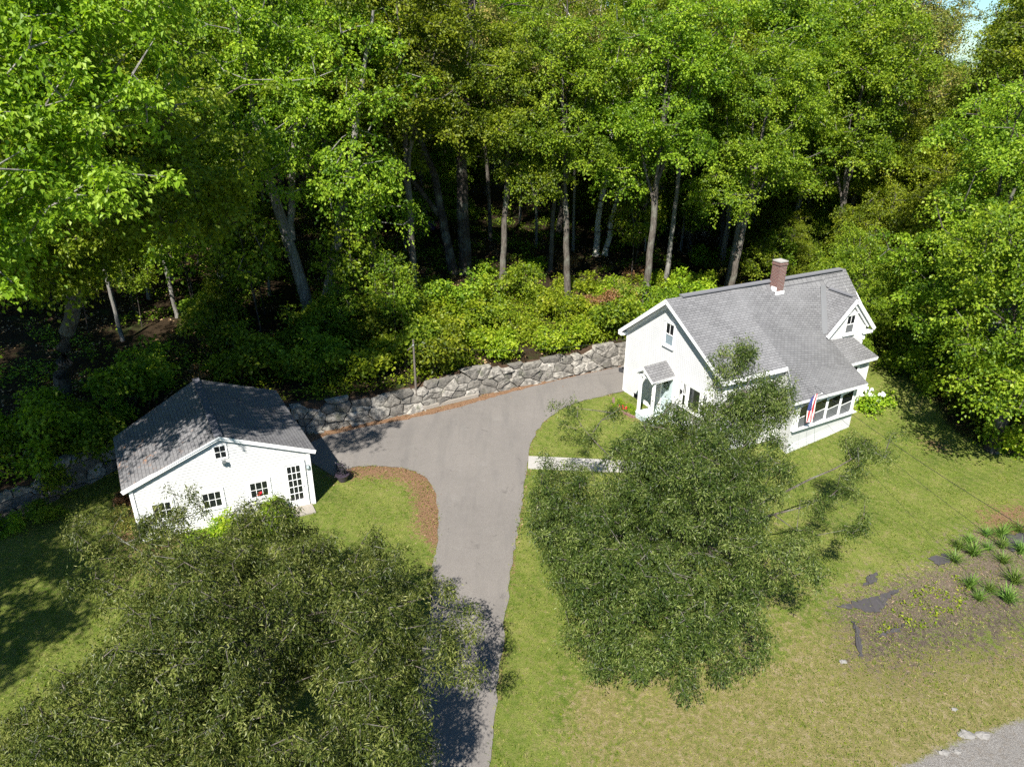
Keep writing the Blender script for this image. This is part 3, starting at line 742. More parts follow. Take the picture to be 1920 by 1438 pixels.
FL = lambda a, o, z: h(-.022 - o, 8.12 - a, z)         # left gable wall, a measured from the front corner
window(house, FL, 8.12 - 4.03, 8.12 - 3.36, 4.18, 5.38, 2, sash=True, lower=simple('blue_grey_blind', (.2, .25, .28), .5, .4))
window(house, FL, 8.12 - 5.48, 8.12 - 5.2, 1.40, 2.62, 2, sash=True); 
window(house, FL, 8.12 - 6.55, 8.12 - 5.68, 1.40, 2.62, 1, sash=False)
window(house, FL, 8.12 - 7.05, 8.12 - 6.76, 1.40, 2.62, 2, sash=True)
FF = lambda a, o, z: h(a, 6.222 + o, z)
window(house, FF, 10.27, 10.93, 3.98, 5.02, 2, sash=True, lower=M['screen'], upper_cols=2)
FW = lambda a, o, z: h(a, 7.072 + o, z)
window(house, FW, 10.0, 10.9, 1.2, 2.25, 1, sash=False)
F1 = lambda a, o, z: h(a, 8.142 + o, z)
window(house, F1, 1.2, 2.0, 1.3, 2.7, 2, sash=True); window(house, F1, 2.9, 3.5, 1.3, 2.7, 2, sash=True)
# porch windows, plane measured from the photograph
n3 = PN; p3 = hp(0, .02, 0)
def phs(px, py):
    q = onplane(px, py, p3, n3); return float((q - p3) @ PA), q[2]
FP = lambda a, o, z: hp(a, .024 + o, z)
zlo, zhi = .33, 1.66
for (xa, xb) in ((1572.5, 1600.5), (1548, 1574.5), (1526, 1547)):
    pass
s0 = phs(1600, 745)[0]; s1 = phs(1576, 752)[0]; s2 = phs(1550, 760)[0]; s3 = phs(1524, 768)[0]
zb = phs(1590, 772)[1]; zt = phs(1597, 731)[1]
zb2 = phs(1535, 787)[1]; zt2 = phs(1540, 746)[1]
for (x0, x1, k) in ((s0, s1, 0), (s1, s2, .4), (s2, s3, .8), (s3, s3 + (s3 - s2), 1.1)):
    window(house, FP, x0 + .08, x1 - .08, zb + (zb2 - zb) * k, zt + (zt2 - zt) * k - .05, 1, sash=True, case=.07, lower=M['screen'], sill=False)
m = MB()
m.bar(hp(-.1, .10, zb - .10), hp(PLEN, .10, zb2 - .1 + .25), .18, .06)
m.build('porch_sill', M['trim'], house)
# front door, stoop and hood
m = MB(); m.box(lambda a, o, z: FL(a, o, z), 8.12 - 4.42, 8.12 - 3.55, -.01, .03, .38, 2.42)
do = m.build('door', M['door'], house)
m = MB()
for z0, z1 in ((.55, 1.15), (1.3, 2.2)):
    for a0, a1 in ((8.12 - 4.32, 8.12 - 4.03), (8.12 - 3.94, 8.12 - 3.65)): m.box(FL, a0, a1, .03, .042, z0, z1)
m.build('door_panel', M['door'], house, parent=do)
m = MB(); m.blob(FL(8.12 - 3.64, .08, 1.4), .035, 8, 5, 0); m.build('door_knob', M['black'], house, parent=do)
m = MB()
for a0, a1 in ((8.12 - 4.54, 8.12 - 4.42), (8.12 - 3.55, 8.12 - 3.43)): m.box(FL, a0, a1, -.01, .05, .37, 2.42)
m.box(FL, 8.12 - 4.54, 8.12 - 3.43, -.01, .052, 2.42, 2.54); m.build('door_frame', M['trim'], house)
m = MB(); m.box(h, -1.45, -.02, 3.2, 4.6, .30, .37); st = m.build('stoop', M['bluedeck'], house)
m = MB(); m.box(h, -1.43, -.02, 3.22, 4.58, -.05, .30); m.build('stoop_skirt', M['blue'], house, parent=st)
for vv in (3.32, 4.47):
    m = MB(); m.box(h, -1.42, -1.29, vv - .065, vv + .065, .37, 2.72); m.box(h, -1.44, -1.27, vv - .085, vv + .085, .37, .47); m.box(h, -1.44, -1.27, vv - .085, vv + .085, 2.55, 2.68)
    m.build('porch_post', M['trim'], house)
m = MB()
rp(m, [(-1.62, 3.76, 3.27), (-.02, 3.62, 3.28), (-.02, 2.72, 2.72), (-1.62, 2.85, 2.72)], [(0, 1), (1.6, 1), (1.6, 0), (0, 0)], .05)
rp(m, [(-.02, 3.62, 3.28), (-1.62, 3.76, 3.27), (-1.62, 4.68, 2.72), (-.02, 4.50, 2.72)], [(1.6, 1.05), (0, 1.05), (0, 0), (1.6, 0)], .05)
hd = m.build('entry_hood', [M['shingle'], M['trim']], house)
m = MB()
m.bar(h(-1.58, 3.76, 3.15), h(-1.58, 4.64, 2.62), .05, .15); m.bar(h(-1.58, 3.76, 3.15), h(-1.58, 2.88, 2.62), .05, .15)
m.bar(h(-1.36, 4.55, 2.62), h(-.02, 4.42, 2.62), .08, .14); m.bar(h(-1.36, 3.0, 2.62), h(-.02, 2.9, 2.62), .08, .14)
m.bar(h(-1.4, 3.3, 2.66), h(-1.4, 4.5, 2.66), .10, .12)
m.build('hood_trim', M['trim'], house, parent=hd)
# small details on house
m = MB(); m.box(h, -.10, -.02, 5.05, 5.2, 2.0, 2.2); m.build('wall_lamp', M['black'], house)
m = MB(); m.box(h, -.05, 0, 1.1, 1.6, .0, .0 + .28); m.build('cellar_vent', M['dark'], house)

# wreath
m = MB(); rw = random.Random(4)
cw = FL(8.12 - 3.98, .10, 1.98)
for k in range(150):
    a = rw.uniform(0, 2 * math.pi); r = .19 + rw.uniform(-.05, .05)
    c = cw + HV3 * (-r * math.cos(a)) + Z3 * r * math.sin(a) - HU3 * rw.uniform(-.03, .05)
    d = np.array([rw.uniform(-1, 1) for _ in range(3)]); d /= np.linalg.norm(d); e = np.cross(d, (0, 0, 1)); 
    m.face([c - d * .05, c + e * .02, c + d * .05, c - e * .02])
tag(m.build('door_wreath', M['leaf_dark']), 'round dark evergreen wreath hanging on the farmhouse front door', 'wreath')

# flag on the porch
def flag():
    p0 = onplane(1524, 741, p3 + n3 * .25, n3)
    root = thing('flag', p0, 'American flag on a short pole drooping from the farmhouse porch corner', 'flag')
    m = MB(); base = hp(float((p0 - p3) @ PA) - .15, .03, p0[2] - .45); tip = p0 + n3 * .45 + Z3 * .28
    m.tube([base, tip], .016, 6); m.blob(tip, .035, 6, 4, 0); m.build('flag_pole', M['trim'], root)
    nu, nv = 14, 30
    rf = random.Random(2)
    def P(i, j):
        s = i / nu; t = j / nv           # s across the fly, t down
        x = (s - .5) * (.42 - .05 * t) ; y = .07 * math.sin(s * 9 + t * 3) * (.4 + t) + .04 * math.sin(s * 17)
        q = p0 + n3 * (.12 + y) + PA * (x + .07 * math.sin(t * 5) + .05) - Z3 * (t * 1.45 - .12 + .15 * s)
        return q
    cl = MB()
    for j in range(nv):
        for i in range(nu):
            q = [P(i, j), P(i, j + 1), P(i + 1, j + 1), P(i + 1, j)]
            cl.face(q, mi=2 if (i >= nu * .5 and j < nv * .5) else (0 if i % 2 == 0 else 1))
    for j in range(1, 14, 2):
        for i in range(int(nu * .5), nu):
            c = (P(i, j) + P(i + 1, j + 1)) / 2 + n3 * .012; r = .012
            cl.face([c + PA * r, c + Z3 * r, c - PA * r, c - Z3 * r], mi=1)
    cl.build('flag_cloth', [M['flagr'], M['flagw'], M['flagb']], root)
flag()

# ================================================================== GARAGE
GO = np.array([-8.704, 26.815]); GA = .432
GU = np.array([math.cos(GA), math.sin(GA)]); GV = np.array([-math.sin(GA + .053), math.cos(GA + .053)])
def g(a, b, z): q = GO + a * GU + b * GV; return np.array([q[0], q[1], z])
GU3 = np.array([*GU, 0]); GN = np.array([math.sin(GA), -math.cos(GA), 0])
gar = thing('garage', g(-3.4, 3, 0), 'white clapboard garage with dark weathered gable roof and glazed side door', 'garage')
m = MB()
clap(m, g(0, 0, 0), GU3, GN, [(-6.95, -.1), (0, -.1), (0, 2.62), (-3.4, 4.08), (-6.95, 2.60)], .125)
clap(m, g(0, 0, 0), np.array([*GV, 0]), GU3, [(0, -.1), (6.3, -.1), (6.3, 2.62), (0, 2.62)], .125)
clap(m, g(-6.95, 0, 0), np.array([*GV, 0]), -GU3, [(0, -.1), (4.7, -.1), (4.7, 2.55), (0, 2.55)], .125)
m.face([g(-6.95, 4.7, -.1), g(-.1, 6.3, -.1), g(-.1, 6.3, 2.6), g(-3.5, 5.9, 4.05), g(-6.95, 4.7, 2.5)])
m.build('wall', M['siding'], gar)
m = MB()
for a in (-.04, -6.91): m.box(g, a - .07, a + .07, -.05, .06, -.1, 2.55)
m.box(g, -.1, .03, 6.2, 6.33, -.1, 2.55)
m.bar(g(-3.41, -.13, 4.12), g(.27, -.13, 2.62), .05, .16); m.bar(g(-3.41, -.13, 4.12), g(-7.2, -.13, 2.52), .05, .16)
m.bar(g(.24, -.1, 2.64), g(-.07, 6.58, 2.66), .04, .14); m.bar(g(-7.16, -.1, 2.5), g(-7.38, 4.85, 2.46), .04, .14)
m.build('trim', M['trim'], gar)
m = MB()
pts = dict(FL=g(-7.2, -.16, 2.60), BL=g(-7.42, 4.88, 2.56), FR=g(.28, -.16, 2.72), BR=g(-.07, 6.62, 2.75), RF=g(-3.41, -.2, 4.22), RB=g(-3.6, 6.12, 4.22))
m.slab([pts['RF'], pts['FR'], pts['BR'], pts['RB']], .08, [(0, 4), (0, 0), (6.8, 0), (6.4, 4)], 0, 1)
m.slab([pts['FL'], pts['RF'], pts['RB'], pts['BL']], .08, [(0, 0), (0, 4.1), (6.4, 4.1), (5.1, 0)], 0, 1)
ro = m.build('roof', [M['shingle_old'], M['trim']], gar)
st = ro.data.attributes.new('stain', 'FLOAT', 'POINT')
loc = [np.array(v.co) + np.array(gar.location) for v in ro.data.vertices]
st.data.foreach_set('value', [1.0 if np.linalg.norm(p[:2] - pts['FL'][:2]) < .1 or np.linalg.norm(p[:2] - pts['BL'][:2]) < .1 else .0 for p in loc])
m = MB(); m.bar(pts['RF'] + [0, 0, .02], pts['RB'] + [0, 0, .02], .3, .05); m.build('ridge_cap', simple('dark_ridge_shingle', (.11, .11, .125), .9, .2, .2, 20), gar, parent=ro)
FG = lambda a, o, z: g(a, -.024 - o, z)
for (a0, a1, z0, z1, c, r) in ((-6.33, -5.6, .93, 1.68, 3, 2), (-4.45, -3.7, .93, 1.68, 3, 2), (-2.58, -1.83, .95, 1.70, 3, 2)):
    window(gar, FG, a0, a1, z0, z1, c, r, sash=False, case=.11, sill=False)
window(gar, FG, -3.68, -3.2, 3.14, 3.74, 2, 2, sash=False, case=.03, sill=False)
# glazed door
m = MB(); m.box(FG, -1.09, -.33, .0, .03, .06, .40); m.box(FG, -1.09, -.99, .0, .03, .40, 2.2); m.box(FG, -.45, -.33, .0, .03, .40, 2.2); m.box(FG, -.99, -.45, .0, .03, 2.1, 2.2)
for k in (1, 2): x = -.99 + .54 * k / 3; m.box(FG, x - .012, x + .012, .0, .028, .40, 2.1)
for k in range(1, 5): z = .40 + 1.7 * k / 5; m.box(FG, -.99, -.45, .0, .0275, z - .012, z + .012)
do = m.build('door', M['trim'], gar)
m = MB(); m.face([FG(-.99, .008, .4), FG(-.45, .008, .4), FG(-.45, .008, 2.1), FG(-.99, .008, 2.1)]); m.build('pane', M['glass'], gar, parent=do)
m = MB(); m.blob(FG(-.39, .07, 1.05), .03, 8, 5, 0); m.build('door_knob', M['steel'], gar, parent=do)
m = MB(); m.box(FG, -1.19, -1.09, 0, .055, .02, 2.22); m.box(FG, -.33, -.24, 0, .055, .02, 2.22); m.box(FG, -1.19, -.24, 0, .06, 2.22, 2.32); m.build('door_frame', M['trim'], gar)
m = MB(); m.box(FG, -.20, -.08, 0, .12, 1.86, 2.06); lo = m.build('wall_lamp', M['steel'], gar)
m = MB(); m.box(FG, -.185, -.095, .12, .14, 1.9, 2.02); m.build('lamp_glass', M['blue'], gar, parent=lo)
m = MB(); m.blob(FG(-3.45, .06, 3.02), .07, 8, 5, 0); m.tube([FG(-3.45, .06, 3.02), FG(-3.52, .2, 3.1)], [.05, .085], 8); m.tube([FG(-3.45, .06, 3.02), FG(-3.36, .2, 3.06)], [.05, .085], 8)
m.build('flood_lamp', M['steel'], gar)
# flowers behind garage window: a red pot on the sill seen through the pane
m = MB(); rf = random.Random(6)
for k in range(14):
    c = FG(-2.22 + rf.uniform(-.09, .09), .016, 1.12 + rf.uniform(-.08, .07)); m.blob(c, .03, 5, 4, .2, rf)
tag(m.build('red_flowers', M['redfl']), 'red flowers against the lower panes of the garage window nearest the door', 'flowers')
m = MB(); m.box(FG, -1.35, -.15, -.02, .75, -.02, .07)
tag(m.build('door_step', M['greywood']), 'grey stone slab step in front of the garage door', 'step')

# ================================================================== VEGETATION
def unit(a): return a / np.maximum(np.linalg.norm(a, axis=-1, keepdims=True), 1e-9)
def leaf_mesh(name, P, D, N, L, W, var, mat, fold=.18):
    """one folded four-cornered leaf per point"""
    S = unit(np.cross(D, N)); N2 = unit(np.cross(S, D))
    L = L[:, None]; W = W[:, None]
    V = np.empty((len(P), 4, 3), np.float32)
    V[:, 0] = P; V[:, 1] = P + D * L * .45 + S * W * .5 + N2 * W * fold
    V[:, 2] = P + D * L - N2 * L * .12; V[:, 3] = P + D * L * .45 - S * W * .5 + N2 * W * fold
    F = np.arange(len(P) * 4, dtype=np.int32).reshape(-1, 4)
    return np_mesh(name, V.reshape(-1, 3), F, mat, attrs={'var': ('FACE', 'FLOAT', np.clip(var, 0, 1))})
def clusters(rng, tips, outs, nl, rs, L, W, droop=.3, tiltup=.75, thick=.12, down=.35, lv=.22):
    """sprays of leaves: a tilted drooping disc round each tip"""
    n = len(tips); k = np.maximum(4, (nl * rng.uniform(.55, 1.45, n)).astype(int)); rep = np.repeat(np.arange(n), k)
    rad = rs * rng.uniform(.6, 1.35, n)
    nrm = unit(outs * (1 - tiltup) + np.array([0, 0, 1.]) * tiltup + rng.normal(0, .22, (n, 3)))
    a = unit(np.cross(nrm, rng.normal(0, 1, (n, 3)))); b = np.cross(nrm, a)
    m = len(rep); th = rng.uniform(0, 2 * np.pi, m); r = np.sqrt(rng.uniform(0, 1, m)) * (1 + .35 * np.sin(th * 3 + rep))
    r = np.abs(r); rr_ = (r * rad[rep])[:, None]
    disc = a[rep] * np.cos(th)[:, None] + b[rep] * np.sin(th)[:, None]
    P = tips[rep] + disc * rr_ + nrm[rep] * rng.normal(0, thick, m)[:, None]
    P[:, 2] -= droop * rad[rep] * r ** 2
    D = unit(disc * .8 + rng.normal(0, .55, (m, 3)) - np.array([0, 0, down]))
    N = unit(nrm[rep] + rng.normal(0, .38, (m, 3)))
    ls = L * rng.uniform(.65, 1.3, m)
    cv_ = rng.uniform(0, 1, n)
    var = .5 + (cv_[rep] - .5) * .55 + rng.normal(0, lv, m)
    return P, D, N, ls, ls * (W / L) * rng.uniform(.85, 1.15, m), var
def lobe_tips(rng, lobes, n, inner=.5, flat=.35):
    w = np.array([(l[3] * l[4] * l[5]) ** (2 / 3) for l in lobes]); pk = rng.choice(len(lobes), n * 3, p=w / w.sum())
    L = np.array([l[:6] for l in lobes]); d = unit(rng.normal(0, 1, (n * 3, 3)))
    d[:, 2] = np.where(d[:, 2] < 0, d[:, 2] * (1 - flat), d[:, 2])
    r = rng.uniform(inner, 1, n * 3) ** .6
    # ragged outline with stray sprigs
    r = np.where(rng.uniform(0, 1, n * 3) < .12, r * rng.uniform(1.05, 1.4, n * 3), r)
    r = r * (1 + .16 * np.sin(d[:, 0] * 5 + pk) * np.cos(d[:, 1] * 6 - pk) + .10 * np.sin(d[:, 2] * 9 + pk * 2))
    P = L[pk, :3] + d * r[:, None] * L[pk, 3:6]; ok = np.ones(len(P), bool)
    for i, l in enumerate(L):
        q = np.linalg.norm((P - l[:3]) / l[3:6], axis=1); ok &= (q > .55) | (pk == i) & (q > inner * .9)
    P, d = P[ok][:n], d[ok][:n]
    return P, d
def skeleton(rng, stems, tips, sides=5, rtip=.012, rexp=.5, rbr=.02):
    """stems: list of polylines [(x,y,z,r)..]. Every tip is joined to the nearest suitable node"""
    m = MB(); nodes = []; dirs = []
    for st in stems:
        st = np.array(st, float)
        # resample with a slight wobble
        pts = []
        for a, b in zip(st[:-1], st[1:]):
            k = max(2, int(np.linalg.norm(b[:3] - a[:3]) / .9))
            for i in range(k):
                q = a + (b - a) * i / k; q[:3] += rng.normal(0, .02 + q[3] * .05, 3) * (len(pts) > 0); pts.append(q)
        pts.append(st[-1]); pts = np.array(pts)
        rad = pts[:, 3].copy(); rad[0] *= 1.35
        m.tube(list(pts[:, :3]), list(rad), 10 if rad[0] > .12 else 7)
        z0 = pts[0, 2]; zt = pts[-1, 2]
        for q in pts[int(len(pts) * .25):]: nodes.append(q[:3]); 
    nodes = [np.array(x) for x in nodes]; nst = len(nodes)
    base = nodes[0]
    order = np.argsort(np.linalg.norm(tips[:, :2] - base[:2], axis=1) + .15 * np.abs(tips[:, 2] - base[2]))
    NB = np.array(nodes)
    for ti in order:
        t = tips[ti]; dv = t - NB; dist = np.linalg.norm(dv, axis=1)
        cost = dist + np.where(dv[:, 2] < -.3, 1.2 - dv[:, 2], 0) + .25 * np.abs(dv[:, 2] - dist * .45)
        i = int(np.argmin(cost)); a = NB[i]; L = dist[i]
        k = max(1, int(L / .8)); pts = [a]
        bend = rng.normal(0, .07 * L, 3); bend[2] = abs(bend[2]) * .8
        for j in range(1, k + 1):
            s = j / k; pts.append(a + (t - a) * s + bend * math.sin(math.pi * s))
        r0 = min(.09, rbr + .011 * L) if i >= nst else min(.13, rbr * 1.6 + .014 * L)
        m.tube(pts, list(np.linspace(r0, rtip, len(pts))), sides if r0 > .03 else 4, cap=False)
        NB = np.vstack([NB, np.array(pts[1:])])
    return m
PROTO = {}
def make_proto(key, seed, stems, lobes, ntips, nl, rs, L, W, leafmat, barkmat, droop=.3, tiltup=.75, down=.35, inner=.5, flat=.35, thick=.12, rbr=.02, lv=.2, extra=None, rtip=.012):
    rng = np.random.default_rng(seed)
    tips, outs = lobe_tips(rng, lobes, ntips, inner, flat)
    if extra is not None:
        tips = np.vstack([tips, np.array(extra)[:, :3]]); outs = np.vstack([outs, np.tile([0, 0, 1.], (len(extra), 1))])
    sk = skeleton(rng, stems, tips, rbr=rbr, rtip=rtip)
    tm = np_mesh('trunk', np.array(sk.v), sk.f, M[barkmat], smooth=True)
    if W > .05: nl, rs, L, W = nl * (1.75 if L < .25 else 2.2), rs * .82, L * (.88 if L < .25 else .74), W * (.95 if L < .25 else .8)
    args = clusters(rng, tips, outs, nl, rs, L, W, droop, tiltup, thick, down, lv)
    cm = leaf_mesh('crown', *args, M[leafmat])
    PROTO[key] = (tm, cm)
TREES = []
rlean = random.Random(8)
def put_tree(key, x, y, z, rot=0, sc=1.0, name='tree', label='', cat='tree', group=None, leafmat=None, sz=None, row=None, desc=None):
    tm, cm = PROTO[key]
    root = thing(name, (x, y, z), label, cat, group); root.rotation_euler = (0, 0, rot) if row is None else (rlean.uniform(-.07, .07), rlean.uniform(-.07, .07), rot); root.scale = (sc, sc, sz or sc)
    a = link('trunk', tm, root); b = link('crown', cm, root)
    TREES.append((root, row, desc))
    return root
rt = np.random.default_rng(77)
def fork_stems(seed, H, r, n=4, spread=2.2, split=.42, lean=(0, 0)):
    g_ = np.random.default_rng(seed); sp = H * split
    base = [(0, 0, -.5, r * 1.25), (lean[0] * .1, lean[1] * .1, sp * .4, r), (lean[0] * .35, lean[1] * .35, sp, r * .85)]
    st = [base + [(lean[0], lean[1], H * .9, .05)]]
    for i in range(n):
        a = 2 * math.pi * i / n + g_.uniform(-.4, .4); s = sp * g_.uniform(.75, 1.25); R_ = spread * g_.uniform(.7, 1.2)
        x0, y0 = lean[0] * .3, lean[1] * .3
        st.append([(x0, y0, s, r * .5), (x0 + R_ * .45 * math.cos(a), y0 + R_ * .45 * math.sin(a), s + H * .14, r * .36), (x0 + R_ * math.cos(a), y0 + R_ * math.sin(a), s + H * .32, r * .15)])
    return st
def round_lobes(seed, H, z0, rad, n=7, c=(0, 0)):
    g_ = np.random.default_rng(seed); out = [(c[0], c[1], (z0 + H) / 2, rad * .72, rad * .72, (H - z0) * .5)]
    for i in range(n):
        a = 2 * math.pi * i / n + g_.uniform(-.5, .5); t = g_.uniform(.05, .85); rr2 = rad * g_.uniform(.38, .62)
        zz = z0 + (H - z0) * t; q = rad * (.62 - .25 * abs(t - .35)) * g_.uniform(.8, 1.15)
        out.append((c[0] + q * math.cos(a), c[1] + q * math.sin(a), zz, rr2, rr2, rr2 * .75))
    return out
# --- prototypes (general woodland)
make_proto('mapleA', 1, fork_stems(1, 20, .24), round_lobes(1, 21.5, 9, 4.6, 9), 430, 62, .95, .19, .14, 'leaf_maple', 'bark', droop=.35)
make_proto('mapleB', 2, fork_stems(2, 19, .2, 3, 1.8), round_lobes(2, 20.5, 8.5, 4.0, 8), 380, 62, .9, .18, .13, 'leaf_maple', 'bark', droop=.35)
make_proto('beech', 3, fork_stems(3, 20, .22, 4, 2.4), round_lobes(3, 22, 9.5, 5, 9), 440, 60, 1.0, .22, .15, 'leaf_big', 'bark_pale', droop=.45, tiltup=.85)
make_proto('olive', 4, fork_stems(4, 19, .17, 5, 2.6, .5), round_lobes(4, 20.5, 9, 4.0, 8), 260, 42, .85, .15, .10, 'leaf_olive', 'bark', droop=.2)
make_proto('darkA', 5, fork_stems(5, 20, .2, 3, 1.7), round_lobes(5, 21, 8, 3.9, 8), 360, 52, .95, .2, .14, 'leaf_dark', 'bark_dark', droop=.35)
make_proto('slim', 6, fork_stems(6, 17, .11, 2, 1.1, .6), round_lobes(6, 18, 9, 2.6, 5), 170, 55, .8, .19, .14, 'leaf_maple', 'bark_pale', droop=.3)
make_proto('farA', 7, fork_stems(7, 20, .2, 3, 2), round_lobes(7, 22, 6, 4.8, 9), 260, 42, 1.25, .32, .25, 'leaf_maple', 'bark', droop=.35, thick=.2)
make_proto('farB', 8, fork_stems(8, 20, .2, 3, 2), round_lobes(8, 22, 4, 4.4, 9), 260, 40, 1.2, .30, .22, 'leaf_dark', 'bark_dark', droop=.35, thick=.2)
make_proto('farC', 9, fork_stems(9, 20, .2, 3, 2), round_lobes(9, 22, 6, 4.8, 9), 260, 42, 1.25, .32, .25, 'leaf_shrub', 'bark', droop=.35, thick=.2)
make_proto('low', 10, fork_stems(10, 12, .16, 4, 2.2, .3), round_lobes(10, 13, 1.6, 4.2, 10), 420, 60, .9, .18, .135, 'leaf_maple', 'bark_dark', droop=.4)
make_proto('sap', 12, [[(0, 0, -.3, .035), (.1, .05, 2.5, .025), (.15, .1, 5, .01)]], [(0, 0, 4, 1.3, 1.3, 2)], 45, 30, .55, .17, .12, 'leaf_maple', 'bark_dark')

# --- hero trees
P = lambda px, py: gp(px, py)
def hero(key, seed, base, stems_w, lobes_w, n, nl, rs, L, W, leaf, bark, name, label, cat='tree', **kw):
    """stems and lobes given in world coordinates"""
    b = np.array(base, float)
    st = [[(x - b[0], y - b[1], z - b[2], r) for x, y, z, r in s] for s in stems_w]
    lb = [(l[0] - b[0], l[1] - b[1], l[2] - b[2], *l[3:6]) for l in lobes_w]
    ex = kw.pop('extra', None)
    if ex is not None: ex = [np.array(e) - b for e in ex]
    make_proto(key, seed, st, lb, n, nl, rs, L, W, leaf, bark, extra=ex, **kw)
    return put_tree(key, b[0], b[1], b[2], 0, 1, name, label, cat)
def at_y(px, py, y):
    d = ray(px, py); return CAM + d * (y / d[1])
# near left broad-leaved tree (trunk just outside the frame)
zb = gh(-21.5, 20)
hero('h0', 21, (-21.5, 20.5, zb), [[(-21.5, 20.5, zb - .5, .4), (-21, 20.7, 6, .33), (-19.5, 21, 12, .22), (-18, 21.5, 20, .07)],
     [(-21, 20.7, 7, .2), (-18, 20.5, 12, .13), (-15, 20.5, 15, .05)], [(-20.3, 20.9, 9.5, .18), (-18, 23, 14, .12), (-15.5, 24, 17.5, .05)]],
     [(-17.5, 21, 16.5, 4.4, 4, 4.2), (-14, 20.5, 15.2, 3.0, 3, 2.6), (-13, 23, 17.6, 3.0, 3, 2.6), (-16.5, 22.5, 20.5, 4, 3.6, 2.8), (-16.2, 19.5, 13.4, 2.6, 2.4, 1.9), (-21, 20, 14, 4, 4, 4), (-12.2, 24.5, 20.2, 2.6, 2.6, 2.2), (-18.8, 21.5, 12.6, 2.6, 2.4, 1.6)],
     700, 62, .78, .185, .125, 'leaf_big', 'bark_pale', 'broadleaf_tree', 'nearest big yellow-green tree filling the upper left corner', droop=.5, tiltup=.82, down=.6)
zb = gh(-25, 8)
hero('h00', 22, (-25, 6.5, zb), [[(-25, 6.5, zb - .5, .4), (-24.6, 7, 8, .3), (-23, 8, 17, .08)]], [(-23, 7.5, 13.5, 5.2, 5.2, 4), (-21, 10, 11.5, 3.6, 3.4, 3), (-25, 4, 13, 4, 4, 4)],
     300, 55, .95, .2, .14, 'leaf_big', 'bark', 'broadleaf_tree', 'tall tree off the left edge whose shadow falls on the lawn')
for i_, (x_, y_) in enumerate([(-27.5, 23), (-32, 31), (-25.5, 14.5)]):
    put_tree('beech', x_, y_, gh(x_, y_), i_ * 2.1, .95, 'broadleaf_tree', ['leafy tree just off the left edge, shading the dark bank beside the garage', 'leafy tree off the left edge behind the one shading the bank', 'leafy tree off the left edge nearest the camera'][i_])
b = P(110, 742)
hero('h1', 23, b, [[(*(b - [0, 0, .4]), .42), (*at_y(122, 650, b[1] - .6), .36), (*at_y(142, 540, b[1] - 1.4), .3), (*at_y(150, 400, b[1] - 2), .22), (*at_y(190, 120, b[1] - 3), .08)],
     [(*at_y(146, 470, b[1] - 1.8), .18), (*at_y(260, 300, b[1] - 4), .1), (*at_y(330, 200, b[1] - 5), .04)]],
     [(*at_y(110, 380, b[1] - 4), 3.6, 3.4, 2.4), (*at_y(60, 500, b[1] - 5), 2.6, 2.6, 1.2), (*at_y(260, 330, b[1] - 4.5), 3.0, 3, 1.8), (*at_y(200, 180, b[1] - 2.5), 4.6, 4, 3.4), (*at_y(380, 300, b[1] - 3), 2.5, 2.6, 1.6), (*at_y(20, 250, b[1] - 3), 4, 4, 3), (*at_y(120, -30, b[1] - 2), 4.5, 4, 3.0), (*at_y(90, 470, b[1] - 4), 3.2, 3, 1.4), (*at_y(350, 390, b[1] - 3), 2.6, 2.4, 1.3), (*at_y(230, 400, b[1] - 5), 2.8, 2.6, 1.2), (*at_y(20, 420, b[1] - 3), 3.4, 3, 2)],
     800, 60, .82, .2, .14, 'leaf_big', 'bark', 'broadleaf_tree', 'large yellow-green tree with a thick leaning trunk on the dark bank left of the garage', droop=.5, tiltup=.82, down=.6)
b = P(592, 606); y0 = b[1]
hero('h2', 24, b, [[(*(b + [-.15, 0, -.4]), .42), (*at_y(560, 510, y0 - .3), .36), (*at_y(520, 390, y0 - .5), .3), (*at_y(480, 230, y0 - .5), .2), (*at_y(440, 20, y0), .08)],
     [(*(b + [.25, 0, -.4]), .36), (*at_y(618, 530, y0), .32), (*at_y(642, 400, y0), .27), (*at_y(665, 250, y0), .18), (*at_y(700, 20, y0), .07)],
     [(*at_y(545, 450, y0 - .3), .24), (*at_y(548, 330, y0 + .5), .2), (*at_y(560, 150, y0 + 1), .08)]],
     [(*at_y(470, 230, y0 - 2), 4, 4, 2.8), (*at_y(560, 330, y0 - 3), 2.8, 2.6, 1.5), (*at_y(430, 60, y0), 4.5, 4, 3), (*at_y(660, 330, y0 - 2), 2.8, 2.8, 2.2), (*at_y(640, 150, y0), 4, 4, 3.4), (*at_y(560, 20, y0 + 1), 4, 4, 3), (*at_y(400, 330, y0 - 2), 2.8, 2.6, 1.5), (*at_y(350, 180, y0 - 1), 3.5, 3.4, 2.6), (*at_y(720, 400, y0 - 1), 2, 2, 1.2), (*at_y(640, 500, y0 + .5), 1.6, 1.4, .8)],
     680, 55, .9, .2, .14, 'leaf_maple', 'bark_pale', 'maple_tree', 'maple behind the garage with two thick pale trunks spread in a V', droop=.5, tiltup=.8, down=.6)
b = P(862, 512); y0 = b[1]
